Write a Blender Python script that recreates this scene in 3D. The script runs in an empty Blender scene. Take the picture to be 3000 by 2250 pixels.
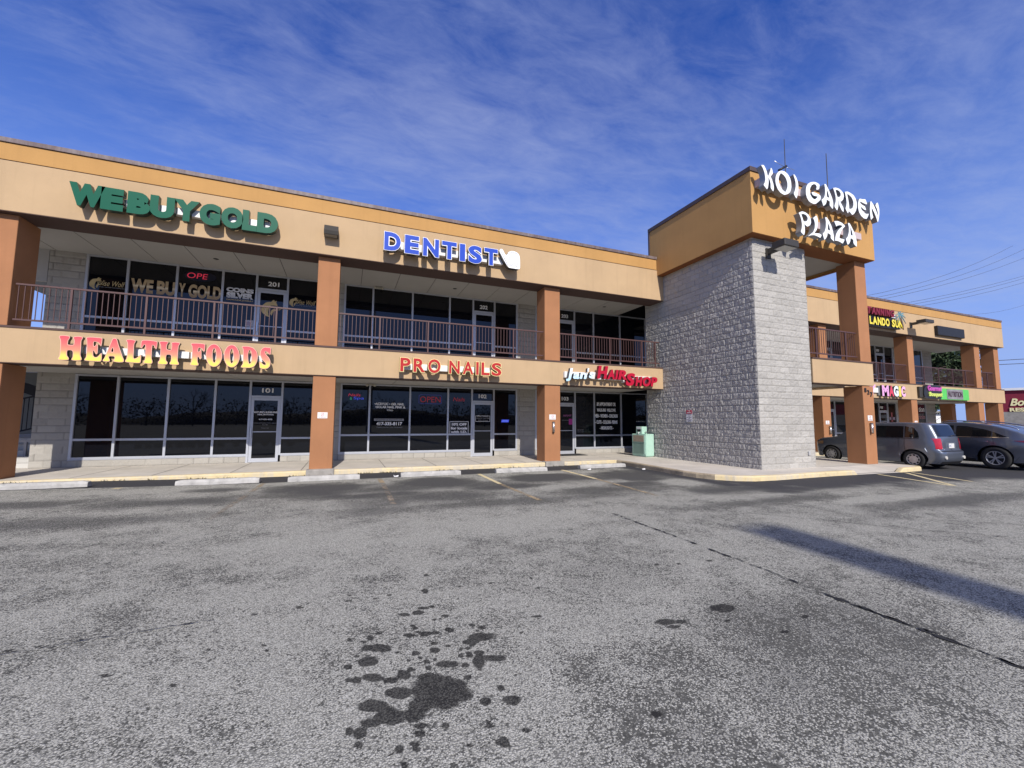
import bpy, bmesh, math, random
import numpy as np
from mathutils import Vector, Matrix
random.seed(7)
rng = np.random.RandomState(11)
S = bpy.context.scene
COL = S.collection

# ------------------------------------------------------------------ camera
cam_d = bpy.data.cameras.new('camera')
cam_d.sensor_width = 36.0
cam_d.lens = 14.737
cam_d.clip_start = 0.05
cam_d.clip_end = 3000
cam = bpy.data.objects.new('camera', cam_d)
COL.objects.link(cam)
CR = Vector((0.92974152, -0.36816497, 0.00593758))
CU = Vector((-0.03718995, -0.07784988, 0.9962712))
CW = Vector((0.36632992, 0.92649552, 0.08607231))
CPOS = Vector((-0.431, -13.378, 1.453))
M = Matrix((CR, CU, -CW)).transposed().to_4x4()
M.translation = CPOS
cam.matrix_world = M
S.camera = cam

# ------------------------------------------------------------------ sun, sky, exposure
SUN_T = Vector((0.115, 1.0, -0.70)).normalized()        # direction the light travels
sun_d = bpy.data.lights.new('sun', 'SUN')
sun_d.energy = 4.8
sun_d.angle = math.radians(0.6)
sun_d.color = (1.0, 0.935, 0.85)
sun = bpy.data.objects.new('sun', sun_d)
COL.objects.link(sun)
sun.rotation_euler = SUN_T.to_track_quat('-Z', 'Y').to_euler()
S.view_settings.view_transform = 'Standard'
S.view_settings.look = 'None'
S.view_settings.exposure = 0.0
S.view_settings.gamma = 1.0
S.view_settings.use_curve_mapping = False


class NT:
    """tiny node-tree writer"""
    def __init__(self, tree):
        self.t = tree
        tree.nodes.clear()

    def n(self, typ, **kw):
        nd = self.t.nodes.new(typ)
        for k, v in kw.items():
            if k.startswith('in_'):
                key = k[3:]
                key = int(key) if key.isdigit() else key.replace('_', ' ')
                nd.inputs[key].default_value = v
            else:
                setattr(nd, k, v)
        return nd

    def l(self, a, b):
        self.t.links.new(a, b)

    def math(self, op, a, b=None, clamp=False):
        nd = self.t.nodes.new('ShaderNodeMath')
        nd.operation = op
        nd.use_clamp = clamp
        for i, v in enumerate((a, b)):
            if v is None:
                continue
            if isinstance(v, (int, float)):
                nd.inputs[i].default_value = v
            else:
                self.l(v, nd.inputs[i])
        return nd.outputs[0]

    def ramp(self, fac, stops, interp='LINEAR'):
        nd = self.t.nodes.new('ShaderNodeValToRGB')
        cr = nd.color_ramp
        cr.interpolation = interp
        while len(cr.elements) < len(stops):
            cr.elements.new(0.5)
        for e, (p, c) in zip(cr.elements, stops):
            e.position = p
            e.color = (c, c, c, 1) if isinstance(c, (int, float)) else (*c, 1)
        self.l(fac, nd.inputs[0])
        return nd.outputs[0]

    def mix(self, fac, a, b, blend='MIX'):
        nd = self.t.nodes.new('ShaderNodeMix')
        nd.data_type = 'RGBA'
        nd.blend_type = blend
        for sock, v in ((nd.inputs[0], fac), (nd.inputs[6], a), (nd.inputs[7], b)):
            if isinstance(v, (int, float)):
                sock.default_value = v
            elif isinstance(v, tuple):
                sock.default_value = (*v, 1) if len(v) == 3 else v
            else:
                self.l(v, sock)
        return nd.outputs[2]

    def noise(self, vec, scale, detail=4, rough=0.55, out='Fac', dist=0.0):
        nd = self.n('ShaderNodeTexNoise')
        nd.inputs['Scale'].default_value = scale
        nd.inputs['Detail'].default_value = detail
        nd.inputs['Roughness'].default_value = rough
        nd.inputs['Distortion'].default_value = dist
        if vec is not None:
            self.l(vec, nd.inputs['Vector'])
        return nd.outputs[out]

    def mapping(self, vec, scale=(1, 1, 1), rot=(0, 0, 0), loc=(0, 0, 0)):
        nd = self.n('ShaderNodeMapping')
        nd.inputs['Scale'].default_value = scale
        nd.inputs['Rotation'].default_value = rot
        nd.inputs['Location'].default_value = loc
        self.l(vec, nd.inputs['Vector'])
        return nd.outputs[0]


def make_world():
    w = bpy.data.worlds.new('World')
    S.world = w
    w.use_nodes = True
    t = NT(w.node_tree)
    sky = t.n('ShaderNodeTexSky', sky_type='NISHITA', sun_disc=False)
    sky.sun_elevation = math.asin(-SUN_T.z)
    sky.sun_rotation = math.atan2(-SUN_T.x, -SUN_T.y)
    sky.altitude = 300
    sky.air_density = 1.0
    sky.dust_density = 0.4
    sky.ozone_density = 2.5
    hs = t.n('ShaderNodeHueSaturation')
    hs.inputs['Saturation'].default_value = 1.06
    hs.inputs['Value'].default_value = 1.0
    t.l(t.mix(1.0, sky.outputs[0], (0.66, 0.92, 1.90), 'MULTIPLY'), hs.inputs['Color'])
    tc = t.n('ShaderNodeTexCoord')
    sep = t.n('ShaderNodeSeparateXYZ')
    t.l(tc.outputs['Generated'], sep.inputs[0])
    zc = t.math('MAXIMUM', sep.outputs['Z'], 0.06)
    px = t.math('DIVIDE', sep.outputs['X'], zc)
    py = t.math('DIVIDE', sep.outputs['Y'], zc)
    cmb = t.n('ShaderNodeCombineXYZ')
    t.l(px, cmb.inputs[0])
    t.l(py, cmb.inputs[1])
    p = cmb.outputs[0]
    streak = t.noise(t.mapping(p, (0.55, 1.6, 1), (0, 0, 0.75), (3.1, 1.7, 0)), 0.9, 9, 0.58, dist=0.35)
    ripple = t.noise(t.mapping(p, (1.2, 2.4, 1), (0, 0, -0.5), (0.4, 5.3, 0)), 3.4, 9, 0.66, dist=0.35)
    big = t.noise(t.mapping(p, (0.5, 0.5, 1), (0, 0, 0.2), (7.7, 2.2, 0)), 0.75, 3, 0.5)
    a = t.math('ADD', t.math('MULTIPLY', streak, 0.52), t.math('MULTIPLY', ripple, 0.48))
    a = t.math('ADD', a, t.math('MULTIPLY', t.math('SUBTRACT', big, 0.5), 0.55))
    # more high cloud to the right (east) of the frame
    a = t.math('ADD', a, t.math('MULTIPLY', sep.outputs['X'], 0.09))
    cov = t.ramp(a, [(0.41, 0.0), (0.50, 0.18), (0.60, 0.52), (0.74, 1.0)])
    cloud = t.n('ShaderNodeRGB')
    cloud.outputs[0].default_value = (3.7, 4.45, 7.7, 1)
    c = t.mix(t.math('MULTIPLY', cov, 0.62), hs.outputs[0], cloud.outputs[0])
    low = t.ramp(sep.outputs['Z'], [(0.0, .95), (0.18, .68), (0.38, .32), (0.62, 0.0)])
    hz = t.n('ShaderNodeRGB')
    hz.outputs[0].default_value = (3.7, 5.3, 9.8, 1)
    c = t.mix(low, c, hz.outputs[0])
    # unseen bright cloud added overhead and behind the camera as neutral fill light
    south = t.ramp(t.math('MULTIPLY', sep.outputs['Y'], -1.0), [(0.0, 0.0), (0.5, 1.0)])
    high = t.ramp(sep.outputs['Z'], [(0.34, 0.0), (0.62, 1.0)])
    fill_veil = t.math('MULTIPLY', t.math('MULTIPLY', south, high), .75)
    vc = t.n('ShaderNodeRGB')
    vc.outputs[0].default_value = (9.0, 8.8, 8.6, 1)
    c = t.mix(fill_veil, c, vc.outputs[0])
    bg = t.n('ShaderNodeBackground')
    bg.inputs['Strength'].default_value = 0.09
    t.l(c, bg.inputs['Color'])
    out = t.n('ShaderNodeOutputWorld')
    t.l(bg.outputs[0], out.inputs['Surface'])


make_world()

# ------------------------------------------------------------------ materials
MATS = {}


def mat(name, color, rough=0.8, bump=0.0, bscale=60.0, var=0.06, vscale=1.2, metal=0.0, spec=0.4, streak=0.0, coat=0.0, emit=None, dirt=0.0):
    if name in MATS:
        return MATS[name]
    m = bpy.data.materials.new(name)
    m.use_nodes = True
    t = NT(m.node_tree)
    out = t.n('ShaderNodeOutputMaterial')
    b = t.n('ShaderNodeBsdfPrincipled')
    t.l(b.outputs[0], out.inputs[0])
    b.inputs['Roughness'].default_value = rough
    b.inputs['Metallic'].default_value = metal
    b.inputs['Specular IOR Level'].default_value = spec
    b.inputs['Coat Weight'].default_value = coat
    geo = t.n('ShaderNodeNewGeometry')
    pos = geo.outputs['Position']
    col = None
    if var > 0:
        f = t.noise(pos, vscale, 5, 0.6)
        lo = tuple(c * (1 - var * 1.6) for c in color)
        hi = tuple(min(1, c * (1 + var * 1.4)) for c in color)
        col = t.ramp(f, [(0.28, lo), (0.72, hi)])
    if streak > 0:
        f = t.noise(t.mapping(pos, (5.5, 5.5, 0.22)), 1.0, 4, 0.6)
        s = t.ramp(f, [(0.52, 0.0), (0.78, 1.0)])
        col = t.mix(t.math('MULTIPLY', s, streak), col, tuple(c * 0.55 for c in color))
    if dirt > 0:
        f = t.noise(pos, 7.0, 6, 0.65)
        s = t.ramp(f, [(0.55, 0.0), (0.72, 1.0)])
        col = t.mix(t.math('MULTIPLY', s, dirt), col, tuple(c * 0.35 for c in color))
    if col is None:
        b.inputs['Base Color'].default_value = (*color, 1)
    else:
        t.l(col, b.inputs['Base Color'])
    if bump > 0:
        f = t.noise(pos, bscale, 3, 0.6)
        bp = t.n('ShaderNodeBump')
        bp.inputs['Strength'].default_value = bump
        bp.inputs['Distance'].default_value = 0.01
        t.l(f, bp.inputs['Height'])
        t.l(bp.outputs[0], b.inputs['Normal'])
    if emit:
        b.inputs['Emission Color'].default_value = (*emit[0], 1)
        b.inputs['Emission Strength'].default_value = emit[1]
    MATS[name] = m
    return m


beige = mat('beige_stucco', (.475, .335, .195), .9, .45, 70, .05, .8, streak=.20)
orange = mat('orange_stucco', (.47, .262, .09), .9, .45, 70, .05, .8, streak=.20)
rust = mat('rust_stucco', (.365, .168, .078), .9, .5, 70, .07, 1.0, streak=.22)
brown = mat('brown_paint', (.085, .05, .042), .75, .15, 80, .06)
coping_m = mat('weathered_coping', (.115, .08, .08), .55, .1, 50, .12, 2.0)


def weather(m, pale, amt):
    t = NT.__new__(NT)
    t.t = m.node_tree
    b = [n_ for n_ in t.t.nodes if n_.type == 'BSDF_PRINCIPLED'][0]
    src = b.inputs['Base Color'].links[0].from_socket
    geo = t.n('ShaderNodeNewGeometry')
    f = t.math('ADD', t.math('MULTIPLY', t.noise(t.mapping(geo.outputs['Position'], (9, 9, 1.2)), 1.0, 5, .7), .55), t.math('MULTIPLY', t.noise(t.mapping(geo.outputs['Position'], (.5, 1, 1)), 1.0, 3, .6), .45))
    t.l(t.mix(t.math('MULTIPLY', t.ramp(f, [(.45, 0.0), (.62, 1.0)]), amt), src, pale), b.inputs['Base Color'])


weather(coping_m, (.27, .24, .245), .55)

soffit_m = mat('white_soffit', (.40, .39, .37), .9, .08, 70, .03)
joint_m = mat('soffit_joint', (.16, .155, .15), .9, var=0)
alu = mat('aluminium_frame', (.50, .52, .56), .38, .0, var=.03, metal=.35)
concrete = mat('sidewalk_concrete', (.55, .51, .45), .92, .3, 60, .10, 1.1, dirt=.14)
stopconc = mat('wheel_stop_concrete', (.42, .41, .39), .92, .6, 45, .2, 3.0, dirt=.55)
yellow = mat('yellow_kerb_paint', (.66, .54, .31), .85, .3, 50, .08, 2.0, dirt=.40)
rail_m = mat('maroon_rail_paint', (.092, .046, .043), .5, var=.05)
weather(yellow, (.50, .465, .40), .8)
white_plastic = mat('white_plastic', (.78, .78, .78), .5, var=.02)
black_plastic = mat('black_plastic', (.015, .015, .016), .5, var=0)
darkmetal = mat('dark_bronze_metal', (.055, .05, .042), .5, var=.05, metal=.2)
steel = mat('brushed_steel', (.62, .62, .62), .32, var=.03, metal=.9)
lens = mat('lamp_lens', (.30, .29, .26), .15, var=.05, spec=.6)
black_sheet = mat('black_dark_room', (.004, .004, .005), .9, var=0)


def glass_mat(name, tint=(.004, .005, .008), ior=1.46, wav=.0006):
    m = bpy.data.materials.new(name)
    m.use_nodes = True
    t = NT(m.node_tree)
    out = t.n('ShaderNodeOutputMaterial')
    b = t.n('ShaderNodeBsdfPrincipled')
    t.l(b.outputs[0], out.inputs[0])
    b.inputs['Base Color'].default_value = (*tint, 1)
    b.inputs['Roughness'].default_value = 0.015
    b.inputs['IOR'].default_value = ior
    geo = t.n('ShaderNodeNewGeometry')
    f = t.noise(geo.outputs['Position'], 1.3, 1, 0.4)
    bp = t.n('ShaderNodeBump')
    bp.inputs['Strength'].default_value = 1.0
    bp.inputs['Distance'].default_value = wav
    t.l(f, bp.inputs['Height'])
    t.l(bp.outputs[0], b.inputs['Normal'])
    return m


glass = glass_mat('dark_tinted_glass')


def cmu_mat(name, color, mortar, varc=.18):
    """block wall: colour differs block by block, mortar joints by the same modules as the mesh"""
    m = bpy.data.materials.new(name)
    m.use_nodes = True
    t = NT(m.node_tree)
    out = t.n('ShaderNodeOutputMaterial')
    b = t.n('ShaderNodeBsdfPrincipled')
    t.l(b.outputs[0], out.inputs[0])
    b.inputs['Roughness'].default_value = .95
    b.inputs['Specular IOR Level'].default_value = .2
    at = t.n('ShaderNodeAttribute', attribute_name='tone')
    geo = t.n('ShaderNodeNewGeometry')
    f = t.noise(geo.outputs['Position'], 38, 4, .7)
    f2 = t.noise(geo.outputs['Position'], 0.7, 3, .5)
    v = t.math('ADD', t.math('MULTIPLY', at.outputs['Fac'], .5), t.math('MULTIPLY', f, .35))
    v = t.math('ADD', v, t.math('MULTIPLY', f2, .15))
    c = t.ramp(v, [(0.2, tuple(x * (1 - varc) for x in color)), (0.75, tuple(min(1, x * (1 + varc)) for x in color))])
    jt = t.n('ShaderNodeAttribute', attribute_name='joint')
    c = t.mix(jt.outputs['Fac'], c, mortar)
    t.l(c, b.inputs['Base Color'])
    bp = t.n('ShaderNodeBump')
    bp.inputs['Strength'].default_value = .5
    bp.inputs['Distance'].default_value = .006
    t.l(t.noise(geo.outputs['Position'], 60, 4, .7), bp.inputs['Height'])
    t.l(bp.outputs[0], b.inputs['Normal'])
    return m


cmu_grey = cmu_mat('split_face_grey_block', (.385, .372, .345), (.22, .213, .20))
cmu_warm = cmu_mat('split_face_tan_block', (.37, .352, .315), (.15, .142, .13), .16)


# ------------------------------------------------------------------ objects
def obj(name, me, m=None, parent=None, loc=None):
    o = bpy.data.objects.new(name, me)
    COL.objects.link(o)
    if m is not None:
        for mm in (m if isinstance(m, (list, tuple)) else [m]):
            me.materials.append(mm)
    if parent is not None:
        o.parent = parent
    if loc is not None:
        o.location = loc
    return o


def thing(name, label, cat, loc=(0, 0, 0), group=None, rotz=0.0):
    o = bpy.data.objects.new(name, None)
    o.empty_display_size = .2
    COL.objects.link(o)
    o.location = loc
    o.rotation_euler = (0, 0, rotz)
    return tag(o, label, cat, group)


def tag(o, label, cat, group=None):
    o['label'] = label
    o['category'] = cat
    if group:
        o['group'] = group
    return o


def struct(o):
    o['kind'] = 'structure'
    return o


class MB:
    """collects boxes, prisms and tubes and builds ONE mesh object (world coordinates minus an origin)"""
    def __init__(self, org=(0, 0, 0)):
        self.bm = bmesh.new()
        self.o = Vector(org)
        self.mi = 0

    def face(self, pts, mi=None):
        vs = [self.bm.verts.new(Vector(p) - self.o) for p in pts]
        f = self.bm.faces.new(vs)
        f.material_index = self.mi if mi is None else mi
        return f

    def box(self, x0, x1, y0, y1, z0, z1, bev=0.0, mi=None):
        r = bmesh.ops.create_cube(self.bm, size=1.0)
        vs = r['verts']
        c = Vector(((x0 + x1) / 2, (y0 + y1) / 2, (z0 + z1) / 2)) - self.o
        for v in vs:
            v.co = Vector((v.co.x * (x1 - x0), v.co.y * (y1 - y0), v.co.z * (z1 - z0))) + c
        fs = list({f for v in vs for f in v.link_faces})
        for f in fs:
            f.material_index = self.mi if mi is None else mi
        if bev > 0:
            es = list({e for v in vs for e in v.link_edges})
            bmesh.ops.bevel(self.bm, geom=es, offset=bev, segments=2, profile=.5, affect='EDGES', clamp_overlap=True)
        return self

    def prism(self, pts, d, mi=None):
        """polygon (list of 3d points) pushed along vector d"""
        d = Vector(d)
        a = [self.bm.verts.new(Vector(p) - self.o) for p in pts]
        b = [self.bm.verts.new(Vector(p) - self.o + d) for p in pts]
        n = len(pts)
        k = self.mi if mi is None else mi
        fs = [self.bm.faces.new(a), self.bm.faces.new(b[::-1])]
        for i in range(n):
            j = (i + 1) % n
            fs.append(self.bm.faces.new((a[j], a[i], b[i], b[j])))
        for f in fs:
            f.material_index = k
        return self

    def tube(self, pts, r, seg=8, mi=None, cap=True, r2=None):
        pts = [Vector(p) - self.o for p in pts]
        rings = []
        n = len(pts)
        k = self.mi if mi is None else mi
        for i, p in enumerate(pts):
            d = (pts[min(i + 1, n - 1)] - pts[max(i - 1, 0)]).normalized()
            up = Vector((0, 0, 1)) if abs(d.z) < .9 else Vector((1, 0, 0))
            a = d.cross(up).normalized()
            b = d.cross(a)
            rr = r if r2 is None else r + (r2 - r) * i / max(1, n - 1)
            rings.append([self.bm.verts.new(p + (a * math.cos(2 * math.pi * q / seg) + b * math.sin(2 * math.pi * q / seg)) * rr) for q in range(seg)])
        for i in range(n - 1):
            for q in range(seg):
                f = self.bm.faces.new((rings[i][q], rings[i][(q + 1) % seg], rings[i + 1][(q + 1) % seg], rings[i + 1][q]))
                f.material_index = k
                f.smooth = True
        if cap:
            for rg, fl in ((rings[0], True), (rings[-1], False)):
                f = self.bm.faces.new(rg[::-1] if fl else rg)
                f.material_index = k
        return self

    def build(self, name, m=None, parent=None, world=True):
        bmesh.ops.recalc_face_normals(self.bm, faces=self.bm.faces[:])
        me = bpy.data.meshes.new(name)
        self.bm.to_mesh(me)
        self.bm.free()
        o = obj(name, me, m, parent)
        if parent is None:
            o.location = self.o
        return o


def box(name, x0, x1, y0, y1, z0, z1, m, parent=None, bev=0.0):
    """one box mesh; parented parts are given in world coordinates, the parent's location is taken off"""
    org = porg(parent)
    return MB(org).box(x0, x1, y0, y1, z0, z1, bev).build(name, m, parent)


def porg(p):
    v = Vector((0, 0, 0))
    while p is not None:
        v += Vector(p.location)
        p = p.parent
    return v


def chaikin(P, k=.22):
    out = []
    n = len(P)
    for i in range(n):
        a, b = P[i], P[(i + 1) % n]
        out.append((a[0] + (b[0] - a[0]) * k, a[1] + (b[1] - a[1]) * k))
        out.append((a[0] + (b[0] - a[0]) * (1 - k), a[1] + (b[1] - a[1]) * (1 - k)))
    return out


def curve_mesh(polys, depth, offset=0.0):
    """2-D outlines (first outer, rest holes) in x,z -> mesh from y=0 (front) to y=depth"""
    cu = bpy.data.curves.new('c', 'CURVE')
    cu.dimensions = '2D'
    cu.fill_mode = 'BOTH'
    cu.extrude = depth / 2
    cu.offset = offset
    for P in polys:
        sp = cu.splines.new('POLY')
        sp.points.add(len(P) - 1)
        for q, (x, z) in zip(sp.points, P):
            q.co = (x, z, 0, 1)
        sp.use_cyclic_u = True
    return _curve_done(cu, depth)


def _curve_done(cu, depth):
    o = bpy.data.objects.new('tmp', cu)
    me = bpy.data.meshes.new_from_object(o)
    bpy.data.objects.remove(o)
    bpy.data.curves.remove(cu)
    n = len(me.vertices)
    co = np.empty(n * 3)
    me.vertices.foreach_get('co', co)
    co = co.reshape(-1, 3)
    new = np.stack([co[:, 0], depth / 2 - co[:, 2], co[:, 1]], 1)
    me.vertices.foreach_set('co', new.ravel())
    me.update()
    return me


def text_mesh(s, x0, x1, z0, z1, y, depth=.003, bold=0.0, shear=0.0, org=(0, 0, 0), keep=False):
    """words in the built-in font, fitted to the box x0..x1, z0..z1, front face at y"""
    cu = bpy.data.curves.new('t', 'FONT')
    cu.body = s
    cu.extrude = depth / 2
    cu.offset = bold
    cu.shear = shear
    cu.resolution_u = 4
    me = _curve_done(cu, depth)
    n = len(me.vertices)
    if n == 0:
        return me
    co = np.empty(n * 3)
    me.vertices.foreach_get('co', co)
    co = co.reshape(-1, 3)
    mn, mx = co.min(0), co.max(0)
    sx = (x1 - x0) / max(1e-6, mx[0] - mn[0])
    sz = (z1 - z0) / max(1e-6, mx[2] - mn[2])
    co[:, 0] = x0 + (co[:, 0] - mn[0]) * sx
    co[:, 2] = z0 + (co[:, 2] - mn[2]) * sz
    co[:, 1] = co[:, 1] + y
    co -= np.array(org)
    me.vertices.foreach_set('co', co.ravel())
    me.update()
    return me


def lettering(s, x0, x1, z0, z1, y, m, parent, bold=0.0, shear=0.0, name='vinyl_lettering', depth=.002):
    me = text_mesh(s, x0, x1, z0, z1, y, depth, bold, shear, porg(parent))
    return obj(name, me, m, parent)


def shift_mesh(me, d):
    me.transform(Matrix.Translation(Vector(d)))
    return me


# ------------------------------------------------------------------ traced outlines (x, z) in metres
KOI=[('K',[[(11.026,9.229),(11.144,9.254),(11.213,9.171),(11.26,9.079),(11.29,8.96),(11.315,8.934),(11.426,9.15),(11.442,9.226),(11.475,9.237),(11.514,9.179),(11.529,9.07),(11.423,8.951),(11.471,8.866),(11.527,8.736),(11.542,8.636),(11.531,8.554),(11.5,8.484),(11.398,8.581),(11.407,8.709),(11.377,8.821),(11.313,8.901),(11.323,8.769),(11.309,8.679),(11.28,8.571),(11.238,8.491),(11.092,8.612),(11.15,8.691),(11.183,8.793),(11.179,8.895),(11.164,8.994),(11.133,9.081),(11.085,9.165)]]),('O',[[(11.937,9.262),(12.082,9.264),(12.212,9.205),(12.306,9.096),(12.341,8.957),(12.341,8.811),(12.284,8.652),(12.164,8.546),(11.992,8.481),(11.828,8.515),(11.714,8.602),(11.646,8.722),(11.622,8.852),(11.642,8.977),(11.693,9.093),(11.8,9.206)],[(11.886,9.169),(12.017,9.135),(12.121,9.038),(12.167,8.902),(12.157,8.762),(12.054,8.579),(11.925,8.631),(11.821,8.721),(11.775,8.847),(11.773,8.975),(11.825,9.091)]]),('I',[[(12.46,9.258),(12.523,9.264),(12.598,9.187),(12.648,9.083),(12.672,8.949),(12.659,8.782),(12.611,8.608),(12.556,8.491),(12.532,8.482),(12.429,8.618),(12.507,8.749),(12.546,8.88),(12.549,9.004),(12.523,9.112)]]),('G',[[(13.53,8.979),(13.678,9.033),(13.719,9.189),(13.647,9.225),(13.521,9.241),(13.382,9.218),(13.241,9.164),(13.131,9.089),(13.049,8.976),(13.018,8.846),(13.017,8.709),(13.06,8.602),(13.126,8.522),(13.236,8.479),(13.371,8.467),(13.478,8.496),(13.591,8.581),(13.718,8.687),(13.736,8.78),(13.719,8.828),(13.541,8.864),(13.363,8.869),(13.298,8.841),(13.314,8.786),(13.385,8.753),(13.602,8.763),(13.459,8.638),(13.385,8.633),(13.304,8.667),(13.232,8.739),(13.205,8.85),(13.23,8.965),(13.307,9.084),(13.429,9.155),(13.524,9.154),(13.567,9.097)]]),('A',[[(13.957,9.272),(14.029,9.284),(14.089,9.219),(14.177,9.104),(14.253,8.978),(14.319,8.857),(14.351,8.721),(14.349,8.586),(14.312,8.478),(14.167,8.58),(14.186,8.725),(14.025,8.751),(14.018,8.676),(13.967,8.584),(13.862,8.504),(13.84,8.499),(13.766,8.69),(13.875,8.764),(13.949,8.876),(13.978,9.016),(13.98,9.165)],[(14.057,9.107),(14.115,9.023),(14.174,8.838),(14.055,8.85),(14.063,8.997)]]),('R',[[(14.398,9.234),(14.547,9.278),(14.727,9.275),(14.846,9.225),(14.93,9.152),(14.944,9.056),(14.898,8.939),(14.811,8.861),(14.729,8.825),(14.768,8.769),(14.871,8.653),(14.888,8.604),(14.876,8.48),(14.769,8.542),(14.681,8.676),(14.647,8.797),(14.617,8.889),(14.631,8.741),(14.608,8.623),(14.551,8.488),(14.517,8.485),(14.406,8.598),(14.488,8.764),(14.508,8.866),(14.498,8.992),(14.455,9.126)],[(14.517,9.196),(14.63,9.209),(14.729,9.185),(14.785,9.121),(14.771,9.034),(14.722,8.986),(14.606,8.954),(14.568,9.029)]]),('D',[[(15.011,9.231),(15.167,9.273),(15.324,9.254),(15.492,9.201),(15.589,9.098),(15.629,8.965),(15.613,8.802),(15.544,8.656),(15.438,8.539),(15.339,8.476),(15.227,8.551),(15.151,8.579),(15.123,8.504),(15.09,8.498),(14.986,8.634),(15.041,8.732),(15.073,8.86),(15.061,8.997),(15.034,9.131)],[(15.125,9.181),(15.235,9.165),(15.362,9.104),(15.443,8.979),(15.436,8.846),(15.377,8.729),(15.265,8.672),(15.185,8.665),(15.191,8.788),(15.175,8.959)]]),('E',[[(15.812,9.158),(15.963,9.162),(16.133,9.202),(16.213,9.039),(16.141,9.015),(15.95,9.039),(15.822,9.057),(15.823,8.995),(15.941,8.948),(16.076,8.931),(16.131,8.798),(16.007,8.801),(15.837,8.874),(15.855,8.789),(15.945,8.726),(16.102,8.659),(16.274,8.701),(16.206,8.59),(16.125,8.485),(15.973,8.474),(15.829,8.535),(15.719,8.655),(15.682,8.816),(15.697,8.961),(15.75,9.087)]]),('N',[[(16.41,9.178),(16.391,9.075),(16.35,8.886),(16.344,8.706),(16.354,8.546),(16.377,8.497),(16.439,8.553),(16.516,8.613),(16.473,8.731),(16.452,8.862),(16.456,8.962),(16.593,8.799),(16.689,8.637),(16.744,8.493),(16.772,8.494),(16.839,8.638),(16.887,8.811),(16.901,8.996),(16.873,9.127),(16.84,9.221),(16.758,9.186),(16.682,9.079),(16.757,8.985),(16.799,8.857),(16.789,8.701),(16.717,8.886),(16.608,9.055),(16.467,9.19)]]),('P',[[(12.615,8.028),(12.78,8.105),(12.939,8.103),(13.08,8.051),(13.169,7.944),(13.182,7.811),(13.133,7.712),(12.982,7.634),(12.852,7.711),(12.867,7.596),(12.864,7.462),(12.813,7.32),(12.662,7.415),(12.718,7.525),(12.745,7.663),(12.725,7.815),(12.679,7.94)],[(12.732,8.001),(12.838,8.032),(12.965,8.018),(13.038,7.93),(13.006,7.834),(12.882,7.783),(12.819,7.799),(12.78,7.904)]]),('L',[[(13.294,7.985),(13.477,8.105),(13.524,7.977),(13.499,7.779),(13.435,7.608),(13.309,7.479),(13.542,7.514),(13.672,7.48),(13.596,7.37),(13.499,7.393),(13.304,7.416),(13.138,7.382),(12.98,7.315),(13.108,7.404),(13.263,7.51),(13.349,7.661),(13.369,7.8),(13.345,7.909)]]),('A',[[(13.897,8.128),(13.982,8.132),(14.092,8.026),(14.197,7.871),(14.251,7.707),(14.285,7.517),(14.279,7.36),(14.116,7.453),(14.127,7.57),(13.969,7.606),(13.952,7.517),(13.884,7.414),(13.793,7.335),(13.718,7.528),(13.836,7.634),(13.9,7.783),(13.925,7.972)],[(13.993,7.973),(14.077,7.861),(14.113,7.7),(13.996,7.72),(14.016,7.85)]]),('Z',[[(14.345,8.073),(14.532,8.114),(14.723,8.096),(14.86,8.039),(14.909,8.001),(14.775,7.894),(14.656,7.755),(14.591,7.627),(14.564,7.53),(14.81,7.525),(14.835,7.517),(14.723,7.364),(14.587,7.405),(14.432,7.42),(14.334,7.398),(14.354,7.517),(14.42,7.668),(14.538,7.805),(14.784,7.99),(14.643,7.993),(14.499,7.95),(14.442,7.904),(14.398,7.989)]]),('A',[[(15.067,8.148),(15.158,8.153),(15.271,8.019),(15.382,7.86),(15.457,7.694),(15.485,7.52),(15.46,7.373),(15.297,7.465),(15.301,7.596),(15.16,7.637),(15.131,7.52),(15.067,7.427),(14.981,7.365),(14.901,7.552),(15.019,7.666),(15.09,7.832),(15.107,8.001)],[(15.18,8.014),(15.258,7.885),(15.288,7.736),(15.18,7.741),(15.184,7.872)]])]
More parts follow.
